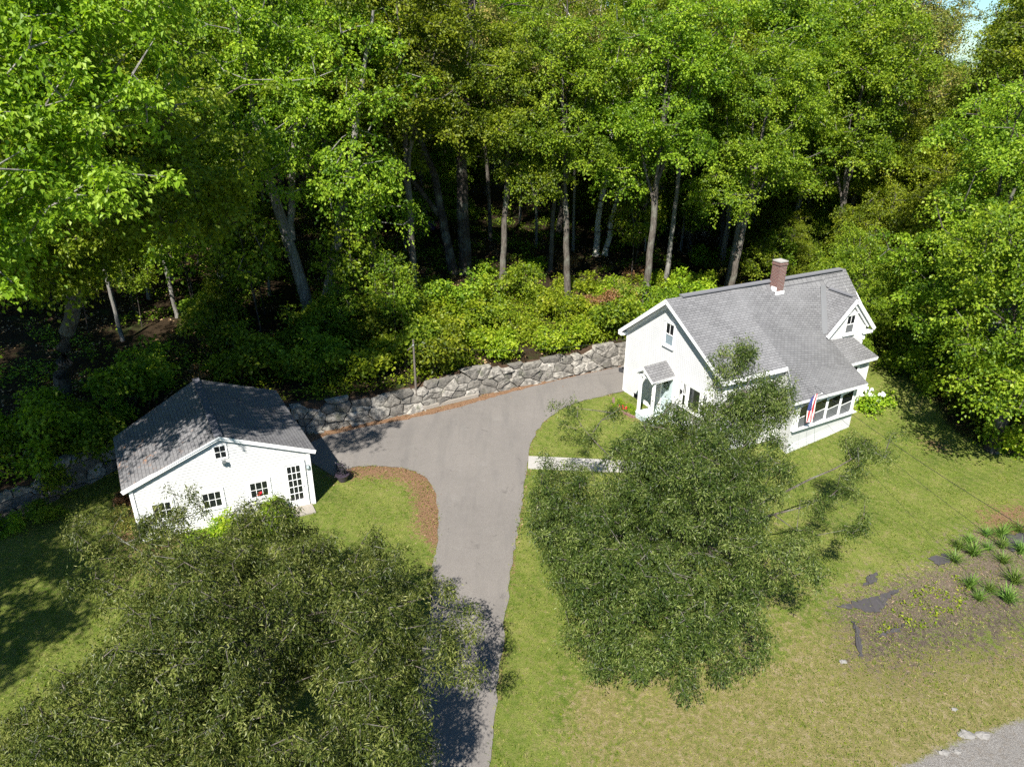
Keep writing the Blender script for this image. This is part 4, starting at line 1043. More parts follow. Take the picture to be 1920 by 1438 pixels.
hero('h3', 25, b, [[(*(b + [-.45, 0, -.4]), .42), (*at_y(835, 440, y0), .34), (*at_y(815, 330, y0), .28), (*at_y(760, 200, y0 - .5), .16), (*at_y(700, 30, y0 - .5), .07)],
     [(*(b + [.5, .2, -.4]), .55), (*at_y(868, 420, y0), .46), (*at_y(866, 300, y0), .40), (*at_y(880, 150, y0), .33), (*at_y(885, 20, y0), .28), (*at_y(893, -180, y0), .1)],
     [(*at_y(822, 400, y0), .2), (*at_y(775, 340, y0 - 1), .16), (*at_y(742, 300, y0 - 1.5), .12)],
     [(*at_y(878, 190, y0), .14), (*at_y(960, 130, y0 - 1), .07), (*at_y(1020, 150, y0 - 1.5), .03)], [(*at_y(878, 120, y0), .14), (*at_y(780, 90, y0 - 1), .07), (*at_y(700, 110, y0 - 1.5), .03)]],
     [(*at_y(700, 60, y0), 3.6, 3, 2.4), (*at_y(800, -20, y0), 3.4, 3, 2), (*at_y(960, 60, y0), 3.4, 3, 2.6), (*at_y(1010, 160, y0 - 1), 1.8, 1.8, 1.2), (*at_y(880, -100, y0), 4, 4, 2.2), (*at_y(740, 300, y0 - 1.5), 1.8, 1.8, 1.2)],
     210, 38, .85, .17, .11, 'leaf_olive', 'bark_dark', 'oak_tree', 'towering sparse-leaved tree with several thick dark trunks at the middle of the wood', droop=.2, tiltup=.6)
b = P(1125, 478); y0 = b[1]
hero('h4', 26, b, [[(*(b + [-.35, 0, -.4]), .26), (*at_y(1122, 400, y0), .23), (*at_y(1140, 320, y0), .2), (*at_y(1160, 120, y0), .08)],
     [(*(b + [.35, 0, -.4]), .24), (*at_y(1150, 400, y0), .2), (*at_y(1170, 320, y0), .17), (*at_y(1215, 150, y0), .07)]],
     [(*at_y(1120, 250, y0 - 3), 3.4, 3.2, 2), (*at_y(1180, 170, y0 - 2), 4.2, 4, 3), (*at_y(1080, 150, y0 - 1), 3.2, 3, 2.6), (*at_y(1250, 210, y0 - 2), 3.4, 3, 2.4), (*at_y(1160, 30, y0), 5, 4, 3), (*at_y(1300, 80, y0), 3.5, 3.5, 3), (*at_y(1120, 285, y0 - 5), 2.4, 2, 1.2)],
     560, 58, .85, .17, .12, 'leaf_maple', 'birch', 'birch_tree', 'birch with two mottled white trunks side by side and a full green crown', droop=.4)
b = P(1249, 532); y0 = b[1]
hero('h5', 27, b, [[(*(b - [0, 0, .4]), .2), (*at_y(1258, 450, y0), .17), (*at_y(1271, 340, y0), .15), (*at_y(1283, 230, y0), .12), (*at_y(1300, 20, y0), .05)]],
     [(*at_y(1290, 170, y0 - 1), 3, 3, 2.4), (*at_y(1300, 50, y0), 3.4, 3, 3), (*at_y(1360, 120, y0), 2.6, 2.6, 2.4)],
     240, 55, .85, .18, .13, 'leaf_maple', 'bark_pale', 'slender_tree', 'slender tree with one bare pale grey stem standing just left of the farmhouse roof', droop=.4)
b = P(1590, 520); y0 = b[1] 
hero('h6', 28, (b[0], y0, b[2]), [[(*(b - [0, 0, .6]), .55), (*at_y(1588, 470, y0), .48), (*at_y(1600, 380, y0), .34), (*at_y(1640, 230, y0), .12)],
     [(*at_y(1588, 480, y0), .3), (*at_y(1540, 430, y0 - 1), .2), (*at_y(1500, 340, y0 - 1), .08)], [(*at_y(1592, 460, y0), .3), (*at_y(1660, 400, y0 - 1), .2), (*at_y(1730, 340, y0 - 1), .08)]],
     [(*at_y(1640, 290, y0 - 2), 4.5, 4, 3.4), (*at_y(1550, 330, y0 - 2), 3, 3, 1.8), (*at_y(1720, 360, y0 - 3), 4, 4, 3), (*at_y(1500, 250, y0 - 1), 3, 3, 2.6), (*at_y(1660, 420, y0 - 3.5), 3, 2.6, 1.8), (*at_y(1600, 220, y0), 3.2, 3, 2.0), (*at_y(1485, 385, y0 - 1), 1.7, 1.6, 1.1)],
     560, 60, .85, .17, .125, 'leaf_shrub', 'bark_dark', 'maple_tree', 'yellow-green maple with a stout dark trunk rising behind the right end of the farmhouse ridge', droop=.4)
# right hand maples beside the lawn
for key, seed, bx, by, lob, lab in (
    ('h7', 31, 25.6, 33.5, [(24.6, 32.2, 6.6, 4.0, 3.8, 3), (23.2, 30.8, 4.3, 2.6, 2.4, 1.5), (26.5, 31.5, 9.5, 4, 3.6, 3), (27.5, 29.5, 5.5, 3, 3, 2.2), (24.5, 34.5, 9.5, 3.6, 3.4, 2.6), (27, 33, 12, 3.4, 3.2, 2.4)], 'near maple with layered yellow-green sprays overhanging the lawn at the right edge'),
    ('h8', 32, 27.5, 41.5, [(26.3, 40.5, 7.5, 4.6, 4.2, 3.2), (24.3, 38.9, 5, 2.6, 2.4, 1.8), (28.5, 40, 11.5, 4.4, 4.2, 3.4), (31.5, 39, 9, 3.8, 3.8, 3.2), (27.5, 42, 14.6, 3.6, 3.4, 2.6)], 'second maple behind the nearest one, crowding the right end of the farmhouse'),
    ('h9', 33, 35.0, 45.0, [(34, 44, 9, 5, 4.6, 4), (36, 43, 14, 5, 4.6, 4), (32, 45.5, 13.5, 4, 4, 3.5), (36.5, 42.5, 18, 3.8, 3.6, 2.8), (37.5, 42, 6.5, 3.4, 3, 2.5)], 'tall green maple reaching the sky at the upper right corner')):
    z0 = gh(bx, by); rng_ = np.random.default_rng(seed); st = [[(bx, by, z0 - .5, .36), (bx - .2, by - .3, 3, .3), (bx, by - .6, 8, .2), (bx + .3, by - .6, lob[2][2], .07)]]
    for l in lob: st.append([(bx - .1, by - .3, 2.2 + rng_.uniform(0, 2), .14), ((bx + l[0]) / 2, (by + l[1]) / 2, l[2] * .62, .1), (l[0], l[1], l[2] + .3, .04)])
    hero(key, seed, (bx, by, z0), st, lob, 520, 58, .85, .17, .13, 'leaf_maple', 'bark_dark', 'maple_tree', lab, droop=.4)

# --- foreground pair of narrow-leaved trees
b = flat(478, 1235); bx, by = b[0], b[1] + .3
def fz(px, py, z, *r): q = flat(px, py, z); return (q[0], q[1], z, *r)
lob = [(-6.6, 13.6, 4.6, 3.2, 2.9, 2.4), (-9.2, 15.4, 3.9, 2.0, 1.8, 1.4), (-3.8, 14.9, 4.3, 2.1, 1.7, 1.4), (-1.9, 14.5, 3.7, 1.2, 1.1, .7), (-5.2, 17.4, 3.8, 1.9, 1.4, 1.2),
       (-7.4, 17.9, 4.3, 1.9, 1.6, 1.3), (-4.8, 11.2, 3.9, 2.8, 2.2, 1.7), (-8.4, 11.4, 3.8, 2.3, 2.2, 1.6), (-2.9, 11.8, 3.3, 1.7, 1.5, 1.0), (-11.4, 12.0, 3.2, .9, 1.0, .6),
       fz(210, 1000, 3.6, 1.3, 1.0, .5), fz(290, 965, 3.9, 1.1, .9, .7), fz(350, 940, 4.0, .7, .5, .8), fz(180, 1085, 3.3, 1.2, .9, .5), fz(160, 965, 3.4, .8, .6, .35), fz(470, 985, 3.3, .9, .6, .6), fz(700, 1040, 3.2, .9, .5, .5), fz(250, 1120, 3.2, 1.2, .9, .5), fz(120, 1290, 3.0, 1.2, .8, .4), fz(30, 1370, 3.0, 1.2, .9, .4), fz(810, 1120, 3.5, 1.2, .8, .6), fz(870, 1150, 3.3, .7, .5, .4), fz(340, 1050, 3.8, 1.5, 1.1, .8), fz(240, 1045, 3.5, 1.1, .9, .6), fz(440, 1020, 3.9, 1.3, .9, .8), fz(320, 1150, 3.6, 1.4, 1.1, .8), fz(560, 1010, 3.5, .9, .6, .6), fz(770, 1240, 3.3, 1.2, .9, .8), fz(740, 1390, 3.0, 1.0, .8, .7)]
def sub(lobes, seed, k=7, f=.36, sp=.88):
    g_ = np.random.default_rng(seed); out = []
    for l in lobes:
        out.append((l[0], l[1], l[2], l[3] * .55, l[4] * .55, l[5] * .55))
        kk = max(4, int(k * min(1.8, l[3] / 1.6)))
        for d in unit(g_.normal(0, 1, (kk, 3))):
            q = f * g_.uniform(.7, 1.25); r_ = (l[3] + l[4] + l[5]) / 3
            out.append((l[0] + d[0] * l[3] * sp, l[1] + d[1] * l[4] * sp, l[2] + max(d[2], -.5) * l[5] * sp, r_ * q, r_ * q, r_ * q * .8))
    return out
def hstems(bx, by, lob, r=.24, z0=0, fork=1.3):
    st = [[(bx, by, z0 - .3, r), (bx + .1, by, z0 + fork, r * .85)]]
    for l in lob:
        if l[3] < 1.05: continue
        st.append([(bx + .05, by, z0 + fork * .85, r * .34), ((bx * .6 + l[0] * .4), (by * .6 + l[1] * .4), l[2] * .58 + .2, r * .2), (bx * .2 + l[0] * .8, by * .2 + l[1] * .8, l[2] * .85, .028), (l[0], l[1], l[2] + .05, .012)])
    return st
hero('f1', 41, (bx, by, 0), hstems(bx, by, lob), sub(lob, 5, 12), 1950, 98, .27, .11, .033, 'leaf_narrow', 'bark', 'crabapple_tree',
     'spreading olive-green tree in the lower left, in front of the garage', droop=.7, tiltup=.45, down=.75, inner=.35, thick=.15, rbr=.011, rtip=.003, flat=.3)
bx, by = 6.9, 22.6; z0 = gh(bx, by)
lob = [(6.6, 22.2, 4.6, 2.9, 2.5, 2.1), (3.6, 21.4, 3.7, 2.7, 2.1, 1.8), (1.4, 22.4, 3.6, 1.2, 1.4, 1.2), (4.3, 18.8, 3.3, 3.0, 2.3, 1.8), (7.3, 19.1, 3.3, 2.3, 2.1, 1.6), (3.6, 16.8, 2.3, 1.6, 1.3, 1.2), (6.0, 16.7, 2.0, 1.6, 1.2, 1.1),
       (8.5, 24.2, 6.2, 1.6, 1.4, 1.5), (8.7, 24.0, 7.5, 1.4, 1.3, 1.35), (10.0, 24.5, 5.9, 1.6, 1.4, 1.2), (7.2, 25.0, 5.2, 1.7, 1.4, 1.1), (5.2, 24.4, 4.6, 1.7, 1.4, 1.0), fz(1090, 800, 3.6, 1.1, .9, .7), fz(1060, 760, 3.4, .7, .6, .4), fz(1150, 770, 3.8, .6, .5, .4),
       fz(1560, 930, 3.6, 1.1, .8, .6), fz(1630, 845, 4.0, 1.4, .8, .5), fz(1510, 1000, 3.0, .6, .5, .5), fz(1530, 955, 3.5, .8, .6, .5), fz(1600, 885, 3.8, .8, .6, .4), fz(1590, 985, 3.0, .8, .7, .6), fz(1690, 815, 4.0, .5, .4, .3), fz(1370, 1060, 3.4, 1.1, 1.1, 1.0), fz(1120, 1190, 2.2, 1.5, 1.2, 1.1), fz(1250, 1240, 1.7, 1.4, 1.0, .9), fz(1040, 1000, 3.2, 1.4, 1.2, 1.2)]
hero('f2', 42, (bx, by, z0), hstems(bx, by, lob, .27, z0), sub(lob, 6, 12), 2150, 98, .27, .11, .033, 'leaf_narrow', 'bark', 'crabapple_tree',
     'spreading olive-green tree in front of the farmhouse, its top leader covering part of the roof', droop=.7, tiltup=.45, down=.75, inner=.35, thick=.15, rbr=.011, rtip=.003, flat=.3)

# --- woodland rows
def px_of(x, y, z):
    d = np.array([x, y, z - CAM_H]); c, s = math.cos(PITCH), math.sin(PITCH); dep = d[1] * c - d[2] * s
    return 960 + FPX * d[0] / dep, 719 - FPX * (d[1] * s + d[2] * c) / dep
placed = [(-13, 44, 4), (-5, 52, 4)]
LOS = [(592, 60), (862, 60), (1125, 55), (1249, 40)]
def ok_spot(x, y, md):
    px, py = px_of(x, y, gh(x, y))
    for (hx, hw) in LOS:
        if abs(px - hx) < hw and y < 62: return False
    if md < 2 and 920 < px < 1085 and y < 75: return False
    if 930 < px < 1075 and 352 < py < 432: return False
    if 1385 < px < 1590 and 440 < py < 560: return False
    if y < 62 and px > 1640 and y < 44: return False
    for a, b_, r in placed:
        if math.hypot(x - a, y - b_) < (md + r) / 2: return False
    return True
for r_ in TREES: placed.append((r_[0].location[0], r_[0].location[1], 3.5))
rw = random.Random(19)
thin = [(333, 598), (430, 602), (322, 520), (505, 555), (700, 548), (1005, 462), (975, 420), (1348, 484), (1210, 470), (280, 560), (1275, 470), (640, 480), (1075, 470), (760, 470), (230, 640), (1420, 400), (1310, 420)]
for i, (px, py) in enumerate(thin):
    q = P(px, py); k = 'slim' if i not in (4, 7) else 'mapleB'
    put_tree(k, q[0], q[1], q[2] - .1, rw.uniform(0, 6.28), rw.uniform(.85, 1.1), 'woodland_tree', row='thin', desc='thin-stemmed tree')
    placed.append((q[0], q[1], 2.2))
kinds_front = ['mapleA', 'mapleB', 'beech', 'darkA', 'olive', 'mapleA', 'mapleB']
def fill(y0, y1, n, md, kinds, row, smin=.85, smax=1.12, xr=None, name='woodland_tree'):
    c = 0
    for _ in range(n * 30):
        if c >= n: break
        y = rw.uniform(y0, y1); x = rw.uniform(-y * .80 - 4, y * .80 + 4) if xr is None else rw.uniform(*xr)
        if wall_dist(np.array([x]), np.array([y]))[0] < 2.5: continue
        if x > 17 and y < 47: continue
        if not ok_spot(x, y, md): continue
        k = rw.choice(kinds); sc = rw.uniform(smin, smax)
        px, py = px_of(x, y, 21)
        if px > 1270 and y > 60: sc *= 1.06
        if y < 90 and 1700 < px < 1915: sc *= .68
        if y >= 90 and 1745 < px < 1868: sc *= .55
        put_tree(k, x, y, gh(x, y) - .15, rw.uniform(0, 6.28), sc, name, row=row, desc=k)
        placed.append((x, y, md)); c += 1
fill(47, 60, 24, 4.8, kinds_front, 'front')
fill(60, 78, 42, 5.4, ['mapleA', 'beech', 'darkA', 'farA', 'farB', 'olive'], 'middle')
fill(78, 105, 46, 6.6, ['farA', 'farB', 'farC', 'olive'], 'back')
fill(105, 150, 44, 8.5, ['farA', 'farB'], 'far', 1.0, 1.25)
fill(150, 230, 46, 12, ['farA', 'farB', 'farC'], 'horizon', 1.1, 1.4)
# understorey saplings
fill(40, 66, 60, 1.4, ['sap'], 'sapling', .7, 1.6, name='sapling')
fill(62, 100, 34, 4.0, ['low'], 'under', .45, .8)
for (px_, y_, k_, s_) in [(1330, 66, 'olive', 1.16), (1420, 58, 'mapleA', 1.1), (1475, 70, 'olive', 1.2), (1530, 60, 'beech', 1.06), (1590, 72, 'olive', 1.2), (1640, 60, 'olive', 1.14), (1690, 68, 'olive', 1.15), (1665, 84, 'farA', 1.1), (1975, 56, 'mapleA', 1.1), (1990, 66, 'beech', 1.12), (1380, 90, 'farA', 1.2), (1500, 95, 'farB', 1.2), (1620, 98, 'farA', 1.2), (1690, 110, 'farB', 1.2),
                         (825, 70, 'farA', 1), (850, 84, 'farB', 1.1), (805, 92, 'farA', 1.1), (880, 98, 'farC', 1.1)]:
    x_ = (px_ - 960) / FPX * (y_ * math.cos(PITCH)) ; put_tree(k_, x_, y_, gh(x_, y_) - .15, rw.uniform(0, 6.28), s_, 'woodland_tree', row='front' if y_ < 61 else ('middle' if y_ < 79 else 'back'), desc=k_)
for (px_, y_, s_) in [(830, 64, .6), (860, 76, .7), (1475, 57, .5), (1530, 60, .62), (1440, 62, .7), (1500, 66, .75), (1560, 64, .6)]:
    x_ = (px_ - 960) / FPX * (y_ * math.cos(PITCH) + 7); put_tree('low', x_, y_, gh(x_, y_) - .15, rw.uniform(0, 6.28), s_, 'woodland_tree', row='under', desc='low')
# low screening trees to the right of the house
for i, (x, y, s) in enumerate([(22.5, 46, .62), (30, 50, .9), (36, 38, .85), (33, 33.5, .8), (41, 48, 1.0), (38, 56, 1.05), (26, 52, .75), (46, 56, 1.1), (31, 60, 1.0), (43, 38, 1.0), (22, 43.5, .42), (28.5, 47, .8)]):
    put_tree('low', x, y, gh(x, y) - .1, rw.uniform(0, 6.28), s, 'maple_tree', row='right', desc='low')

# labels for the repeated woodland trees: kind, row, and its place counted along the row
DESC = {'mapleA': 'broad green maple', 'mapleB': 'narrow green maple', 'beech': 'pale-barked yellow-green tree', 'darkA': 'dark green tree', 'olive': 'thin-crowned olive-green tree', 'slim': 'slim tree',
        'farA': 'green leafy tree', 'farB': 'dark leafy tree', 'farC': 'bright green tree', 'low': 'low-branched maple', 'thin-stemmed tree': 'thin-stemmed tree', 'sap': 'leafy sapling'}
ROW = {'under': 'in the understorey of the wood', 'front': 'along the wood front', 'middle': 'in the middle of the wood', 'back': 'deep in the wood', 'far': 'at the far wood edge', 'horizon': 'on the horizon',
       'thin': 'among bare stems at the wood edge', 'sapling': 'under the wood', 'right': 'in the thicket right of the farmhouse'}
GRP = {'under': 'understorey maples in the wood', 'front': 'trees along the front of the wood', 'middle': 'trees in the middle of the wood', 'back': 'trees deep in the wood', 'far': 'trees far back in the wood', 'horizon': 'trees on the horizon', 'thin': 'thin-stemmed trees at the wood edge', 'sapling': 'saplings under the wood', 'right': 'maples right of the farmhouse'}
ONES = ['', 'first', 'second', 'third', 'fourth', 'fifth', 'sixth', 'seventh', 'eighth', 'ninth', 'tenth', 'eleventh', 'twelfth', 'thirteenth', 'fourteenth', 'fifteenth', 'sixteenth', 'seventeenth', 'eighteenth', 'nineteenth']
TENS = {2: ('twenty', 'twentieth'), 3: ('thirty', 'thirtieth'), 4: ('forty', 'fortieth'), 5: ('fifty', 'fiftieth'), 6: ('sixty', 'sixtieth')}
ORD = {n_: ONES[n_] if n_ < 20 else (TENS[n_ // 10][1] if n_ % 10 == 0 else TENS[n_ // 10][0] + '-' + ONES[n_ % 10]) for n_ in range(1, 70)}
def number(items, desc_of, where_of):
    from collections import defaultdict
    dd = defaultdict(list)
    for it in items: dd[(desc_of(it), where_of(it))].append(it)
    for (d_, w_), L_ in dd.items():
        L_.sort(key=lambda it: px_of(*it[0].location)[0])
        for k, it in enumerate(L_):
            if len(L_) == 1: it[0]['label'] = f'{d_} {w_}'
            elif k == 0: it[0]['label'] = f'leftmost {d_} {w_}'
            elif k == len(L_) - 1: it[0]['label'] = f'rightmost {d_} {w_}'
            elif k + 1 <= len(L_) - k: it[0]['label'] = f'{ORD[k + 1]} from left {d_} {w_}'
            else: it[0]['label'] = f'{ORD[len(L_) - k]} from right {d_} {w_}'
rows = [t for t in TREES if t[1]]
number(rows, lambda t: DESC[t[2]], lambda t: ROW[t[1]])
for t in rows: t[0]['group'] = GRP[t[1]]; t[0]['category'] = 'sapling' if t[1] == 'sapling' else 'tree'

# ================================================================== SHRUBS, PLANTS
def shrub_proto(key, seed, r, hgt, ntips, nl, L, W, mat, rs=.3, down=.3):
    rng = np.random.default_rng(seed)
    lobes = [(0, 0, hgt * .45, r * .5, r * .5, hgt * .4)] + [(r * .85 * math.cos(a), r * .85 * math.sin(a), hgt * rng.uniform(.25, 1.0), r * .36, r * .36, hgt * rng.uniform(.18, .34)) for a in rng.uniform(0, 6.28, 7)]
    tips, outs = lobe_tips(rng, lobes, ntips, .45, .2); tips[:, 2] = np.maximum(tips[:, 2], .12)
    m = MB()
    for t in tips[::3]:
        b = np.array([rng.uniform(-.12, .12), rng.uniform(-.12, .12), -.15]); mid = (b + t) / 2 + [0, 0, .12 * hgt]; m.tube([b, mid, t], [.014, .01, .004], 4, cap=False)
    PROTO[key] = (np_mesh('stems', np.array(m.v), m.f, M['twig']), leaf_mesh('foliage', *clusters(rng, tips, outs, nl, rs, L, W, .3, .6, .08, down), M[mat]))
shrub_proto('sh1', 51, 1.25, 1.6, 60, 38, .17, .13, 'leaf_shrub', .42)
shrub_proto('sh2', 52, 1.1, 1.0, 48, 34, .14, .11, 'leaf_shrub', .36)
shrub_proto('sh3', 53, 1.4, 2.3, 75, 40, .18, .14, 'leaf_maple', .5)
shrub_proto('sh4', 54, 1.0, 1.0, 60, 30, .12, .09, 'leaf_olive', .33)
shrub_proto('sh5', 55, .8, .7, 55, 30, .12, .09, 'leaf_rust', .3)
SHR = []
def put_shrub(key, x, y, z, sc, rot, name='shrub', label=None, cat='shrub', group=None, desc=None, where=None):
    st, fo = PROTO[key]
    root = thing(name, (x, y, z), label, cat, group); root.rotation_euler = (0, 0, rot); root.scale = (sc, sc, sc * rs_.uniform(.85, 1.15))
    link('stems', st, root); link('foliage', fo, root)
    if desc: SHR.append((root, desc, where))
    return root
rs_ = random.Random(23)
bank = [(880, 560), (940, 540), (1000, 555), (1060, 590), (1120, 560), (1180, 590), (1150, 540), (1230, 580), (1290, 560), (1340, 540), (1380, 520), (1010, 500), (930, 500), (1300, 520), (1190, 540), (1360, 505), (1080, 530), (1180, 500), (1240, 550), (850, 600), (910, 600), (970, 610), (1040, 640), (1100, 620), (1150, 608), (820, 640), (880, 640), (940, 650), (860, 570), (1330, 490), (1060, 480),
        (640, 620), (690, 640), (740, 620), (600, 670), (700, 690), (780, 620), (560, 650), (540, 690), (720, 590), (770, 590), (590, 700), (800, 560), (380, 690), (430, 640), (450, 700), (400, 590), (820, 680), (760, 700)]
for i, (px, py) in enumerate(bank):
    q = gp(px + rs_.uniform(-10, 10), py + rs_.uniform(-6, 6) + 18)
    if wall_dist(np.array([q[0]]), np.array([q[1]]))[0] < .7: q = gp(px, py - 12)
    lit_ = px > 790
    k = rs_.choice(['sh1', 'sh2', 'sh1', 'sh3', 'sh4'] if lit_ else ['sh3', 'sh3', 'sh1'])
    if i % 13 == 4: k = 'sh5'
    d_ = {'sh1': 'bushy bright green shrub', 'sh2': 'low bright green shrub', 'sh3': 'dark green leafy shrub', 'sh4': 'olive-tinged shrub', 'sh5': 'rust-coloured dry bush'}[k]
    put_shrub(k, q[0], q[1], q[2] - .05, rs_.uniform(.8, 1.25), rs_.uniform(0, 6.28), group='shrubs on the bank above the stone wall', desc=d_, where='on the bank above the stone wall' if lit_ else 'on the shaded bank behind the garage')
# dark bank at far left
for (px, py) in [(60, 850), (130, 830), (20, 800), (170, 870), (100, 900), (30, 890), (150, 790), (210, 800), (-30, 840), (90, 780), (250, 760), (300, 720), (230, 720)]:
    q = gp(px, py); put_shrub(rs_.choice(['sh3', 'sh2', 'sh2']), q[0], q[1], q[2] - .05, rs_.uniform(.8, 1.2), rs_.uniform(0, 6.28), group='shrubs on the dark bank at far left', desc='shaded green shrub', where='on the dark bank left of the garage')
for (px, py, s, k) in [(10, 1005, .5, 'sh1'), (95, 975, .45, 'sh3'), (290, 1000, .7, 'sh4'), (240, 940, .6, 'sh5'), (460, 1000, .6, 'sh1'), (505, 985, .62, 'sh1'), (540, 975, .42, 'sh2'), (390, 1010, .6, 'sh2'), (230, 985, .55, 'sh4')]:
    q = gp(px, py); put_shrub(k, q[0], q[1], -.03, s, rs_.uniform(0, 6.28), group='small shrubs round the garage', desc={'sh1': 'small bright green shrub', 'sh2': 'tiny bright green shrub', 'sh3': 'small dark green shrub', 'sh4': 'small olive shrub', 'sh5': 'small rusty shrub'}[k], where='at the foot of the garage')
for (px, py, s, k) in [(1690, 700, .9, 'sh3'), (1740, 735, 1.0, 'sh3'), (1790, 760, 1.0, 'sh1'), (1660, 650, .9, 'sh3'), (1850, 800, 1.1, 'sh3'), (1900, 850, 1.1, 'sh1'), (1650, 620, .9, 'sh3'), (1720, 650, 1.2, 'sh3'), (1790, 690, 1.2, 'sh3'), (1860, 740, 1.2, 'sh3')]:
    q = gp(px, py); put_shrub(k, q[0], q[1], q[2] - .05, s, rs_.uniform(0, 6.28), group='shrubs under the maples right of the lawn', desc='shaded shrub', where='under the maples right of the lawn')
number(SHR, lambda t: t[1], lambda t: t[2])

# hydrangea with white heads by the farmhouse
q = gp(1634, 762)
hy = put_shrub('sh2', q[0], q[1], q[2], .95, .4, 'hydrangea', 'white-flowering hydrangea bush at the right corner of the farmhouse')
m = MB(); 
for k in range(26):
    a = rs_.uniform(0, 6.28); rr3 = rs_.uniform(.35, .95); m.blob(np.array([q[0] + rr3 * math.cos(a) * .8, q[1] + rr3 * math.sin(a) * .8, q[2] + rs_.uniform(.35, 1.15)]), rs_.uniform(.07, .13), 7, 5, .25, rs_)
o = m.build('flower_heads', M['whitefl']); o.parent = hy; o.matrix_parent_inverse = Matrix.Identity(4)
o.data.transform(hy.matrix_basis.inverted() if hasattr(hy, 'matrix_basis') else Matrix()); 
# daylilies
def blade_clump(seed, n, L, W, arch=.5):
    rng = np.random.default_rng(seed); V = []; F_ = []; var = []
    for i in range(n):
        a = rng.uniform(0, 2 * np.pi); l = L * rng.uniform(.6, 1.15); lean = rng.uniform(.25, 1.0); w = W * rng.uniform(.8, 1.2); b = rng.normal(0, .04, 2); vv = rng.uniform(0, 1)
        d = np.array([math.cos(a), math.sin(a)]); s = np.array([-d[1], d[0]]); prev = None
        for k in range(5):
            t = k / 4; r = l * lean * t * (.55 + .45 * t); z = l * (t * (1.15 - lean * .35) - arch * lean * t * t * .9); ww = w * (1 - t) ** .6 * (.7 if k == 0 else 1)
            c = np.array([b[0] + d[0] * r, b[1] + d[1] * r]); cur = len(V)
            V += [(c[0] - s[0] * ww / 2, c[1] - s[1] * ww / 2, z), (c[0] + s[0] * ww / 2, c[1] + s[1] * ww / 2, z)]
            if prev is not None: F_.append([prev, prev + 1, cur + 1, cur]); var.append(vv)
            prev = cur
    return np_mesh('blades', V, F_, M['leaf_fern'], attrs={'var': ('FACE', 'FLOAT', var)})
lil = [blade_clump(60 + i, 80, .72, .035) for i in range(3)]
LZ = []
for i, (a, b) in enumerate([(935, 370), (955, 430), (870, 460), (1015, 340), (1085, 345), (1165, 320), (1025, 405), (1090, 395), (1095, 465), (1175, 420), (940, 580), (985, 640), (1030, 600), (1115, 645), (1150, 560), (885, 400)]):
    q = gp(1440 + a / 2.4875, 860 + (b + 22) / 2.4875); o = link('daylily', lil[i % 3]); o.location = tuple(q); sc = rs_.uniform(.75, 1.3); o.scale = (sc, sc, sc); o.rotation_euler = (0, 0, rs_.uniform(0, 6))
    tag(o, 'x', 'plant', 'daylily clumps in the garden strip'); LZ.append((o, 'small arching green daylily clump' if sc < 1 else 'large arching green daylily clump', 'in the upper garden strip by the lawn' if b < 500 else 'in the lower garden strip by the dirt'))
number(LZ, lambda t: t[1], lambda t: t[2])

# landscape fabric showing through
def fabric(px, label, seed):
    rf = random.Random(seed); P_ = [gp(*p) for p in px]; Q = []
    for i in range(len(P_)):
        a, b = P_[i], P_[(i + 1) % len(P_)]; n = max(2, int(np.linalg.norm(b - a) / .10))
        for k in range(n): Q.append(a + (b - a) * k / n + np.array([rf.uniform(-.08, .08), rf.uniform(-.08, .08), 0]))
    V = [np.array([q[0], q[1], gh(q[0], q[1]) + .035 + rf.uniform(0, .05)]) for q in Q]
    T_ = tessellate_polygon([[Vector(v) for v in V]]); top = [up(list(t), V) for t in T_]; n = len(V)
    V2 = V + [v - [0, 0, .012] for v in V]
    me = np_mesh('landscape_fabric', V2, [tuple(t) for t in top] + [tuple(i + n for i in t[::-1]) for t in top] + [(i, i + n, (i + 1) % n + n, (i + 1) % n) for i in range(n)], M['cloth'])
    tag(link('landscape_fabric', me), label, 'weed fabric', 'pieces of exposed weed fabric')
fabric([(1568, 1138), (1605, 1128), (1650, 1116), (1692, 1104), (1668, 1120), (1650, 1148), (1632, 1150), (1600, 1142)], 'largest black weed fabric scrap, with a pointed right end, in the bare strip', 1)
fabric([(1645, 1192), (1690, 1176), (1700, 1166), (1688, 1184), (1650, 1196)], 'long thin black weed fabric scrap lower down the bare strip', 2)
fabric([(1598, 1166), (1606, 1168), (1618, 1228), (1610, 1230), (1602, 1200)], 'narrow upright black weed fabric edge at the left of the bare strip', 3)
fabric([(1740, 1046), (1776, 1040), (1780, 1054), (1760, 1062)], 'small black weed fabric scrap at the top of the bare strip beside the daylilies', 4)
fabric([(1880, 1005), (1925, 1000), (1925, 1030), (1895, 1036)], 'black weed fabric patch at the right edge among the daylilies', 5)
fabric([(1626, 1082), (1646, 1076), (1640, 1094), (1620, 1100)], 'small ragged black fabric scrap at the upper left of the bare strip', 6)
# stones by the gravel road
for i, (a, b, r, lab) in enumerate([(1812, 1378, .22, 'larger pale rock at the road edge, left of the pair'), (1842, 1380, .19, 'pale rock at the road edge, right of the pair'), (1580, 1241, .12, 'small pale rock alone in the dry grass'), (1790, 1330, .1, 'little grey stone above the pair of rocks'), (1770, 1412, .14, 'grey stone half sunk by the gravel'), (1793, 1410, .12, 'flat stone beside the half sunk stone at the gravel')]):
    q = gp(a, b); m = MB(); r *= .8; m.blob(q + [0, 0, r * .2], r, 9, 6, .3, rs_, sq=(1.3, .9, .6)); tag(m.build('rock', M['rock']), lab, 'rock', 'rocks near the gravel road')

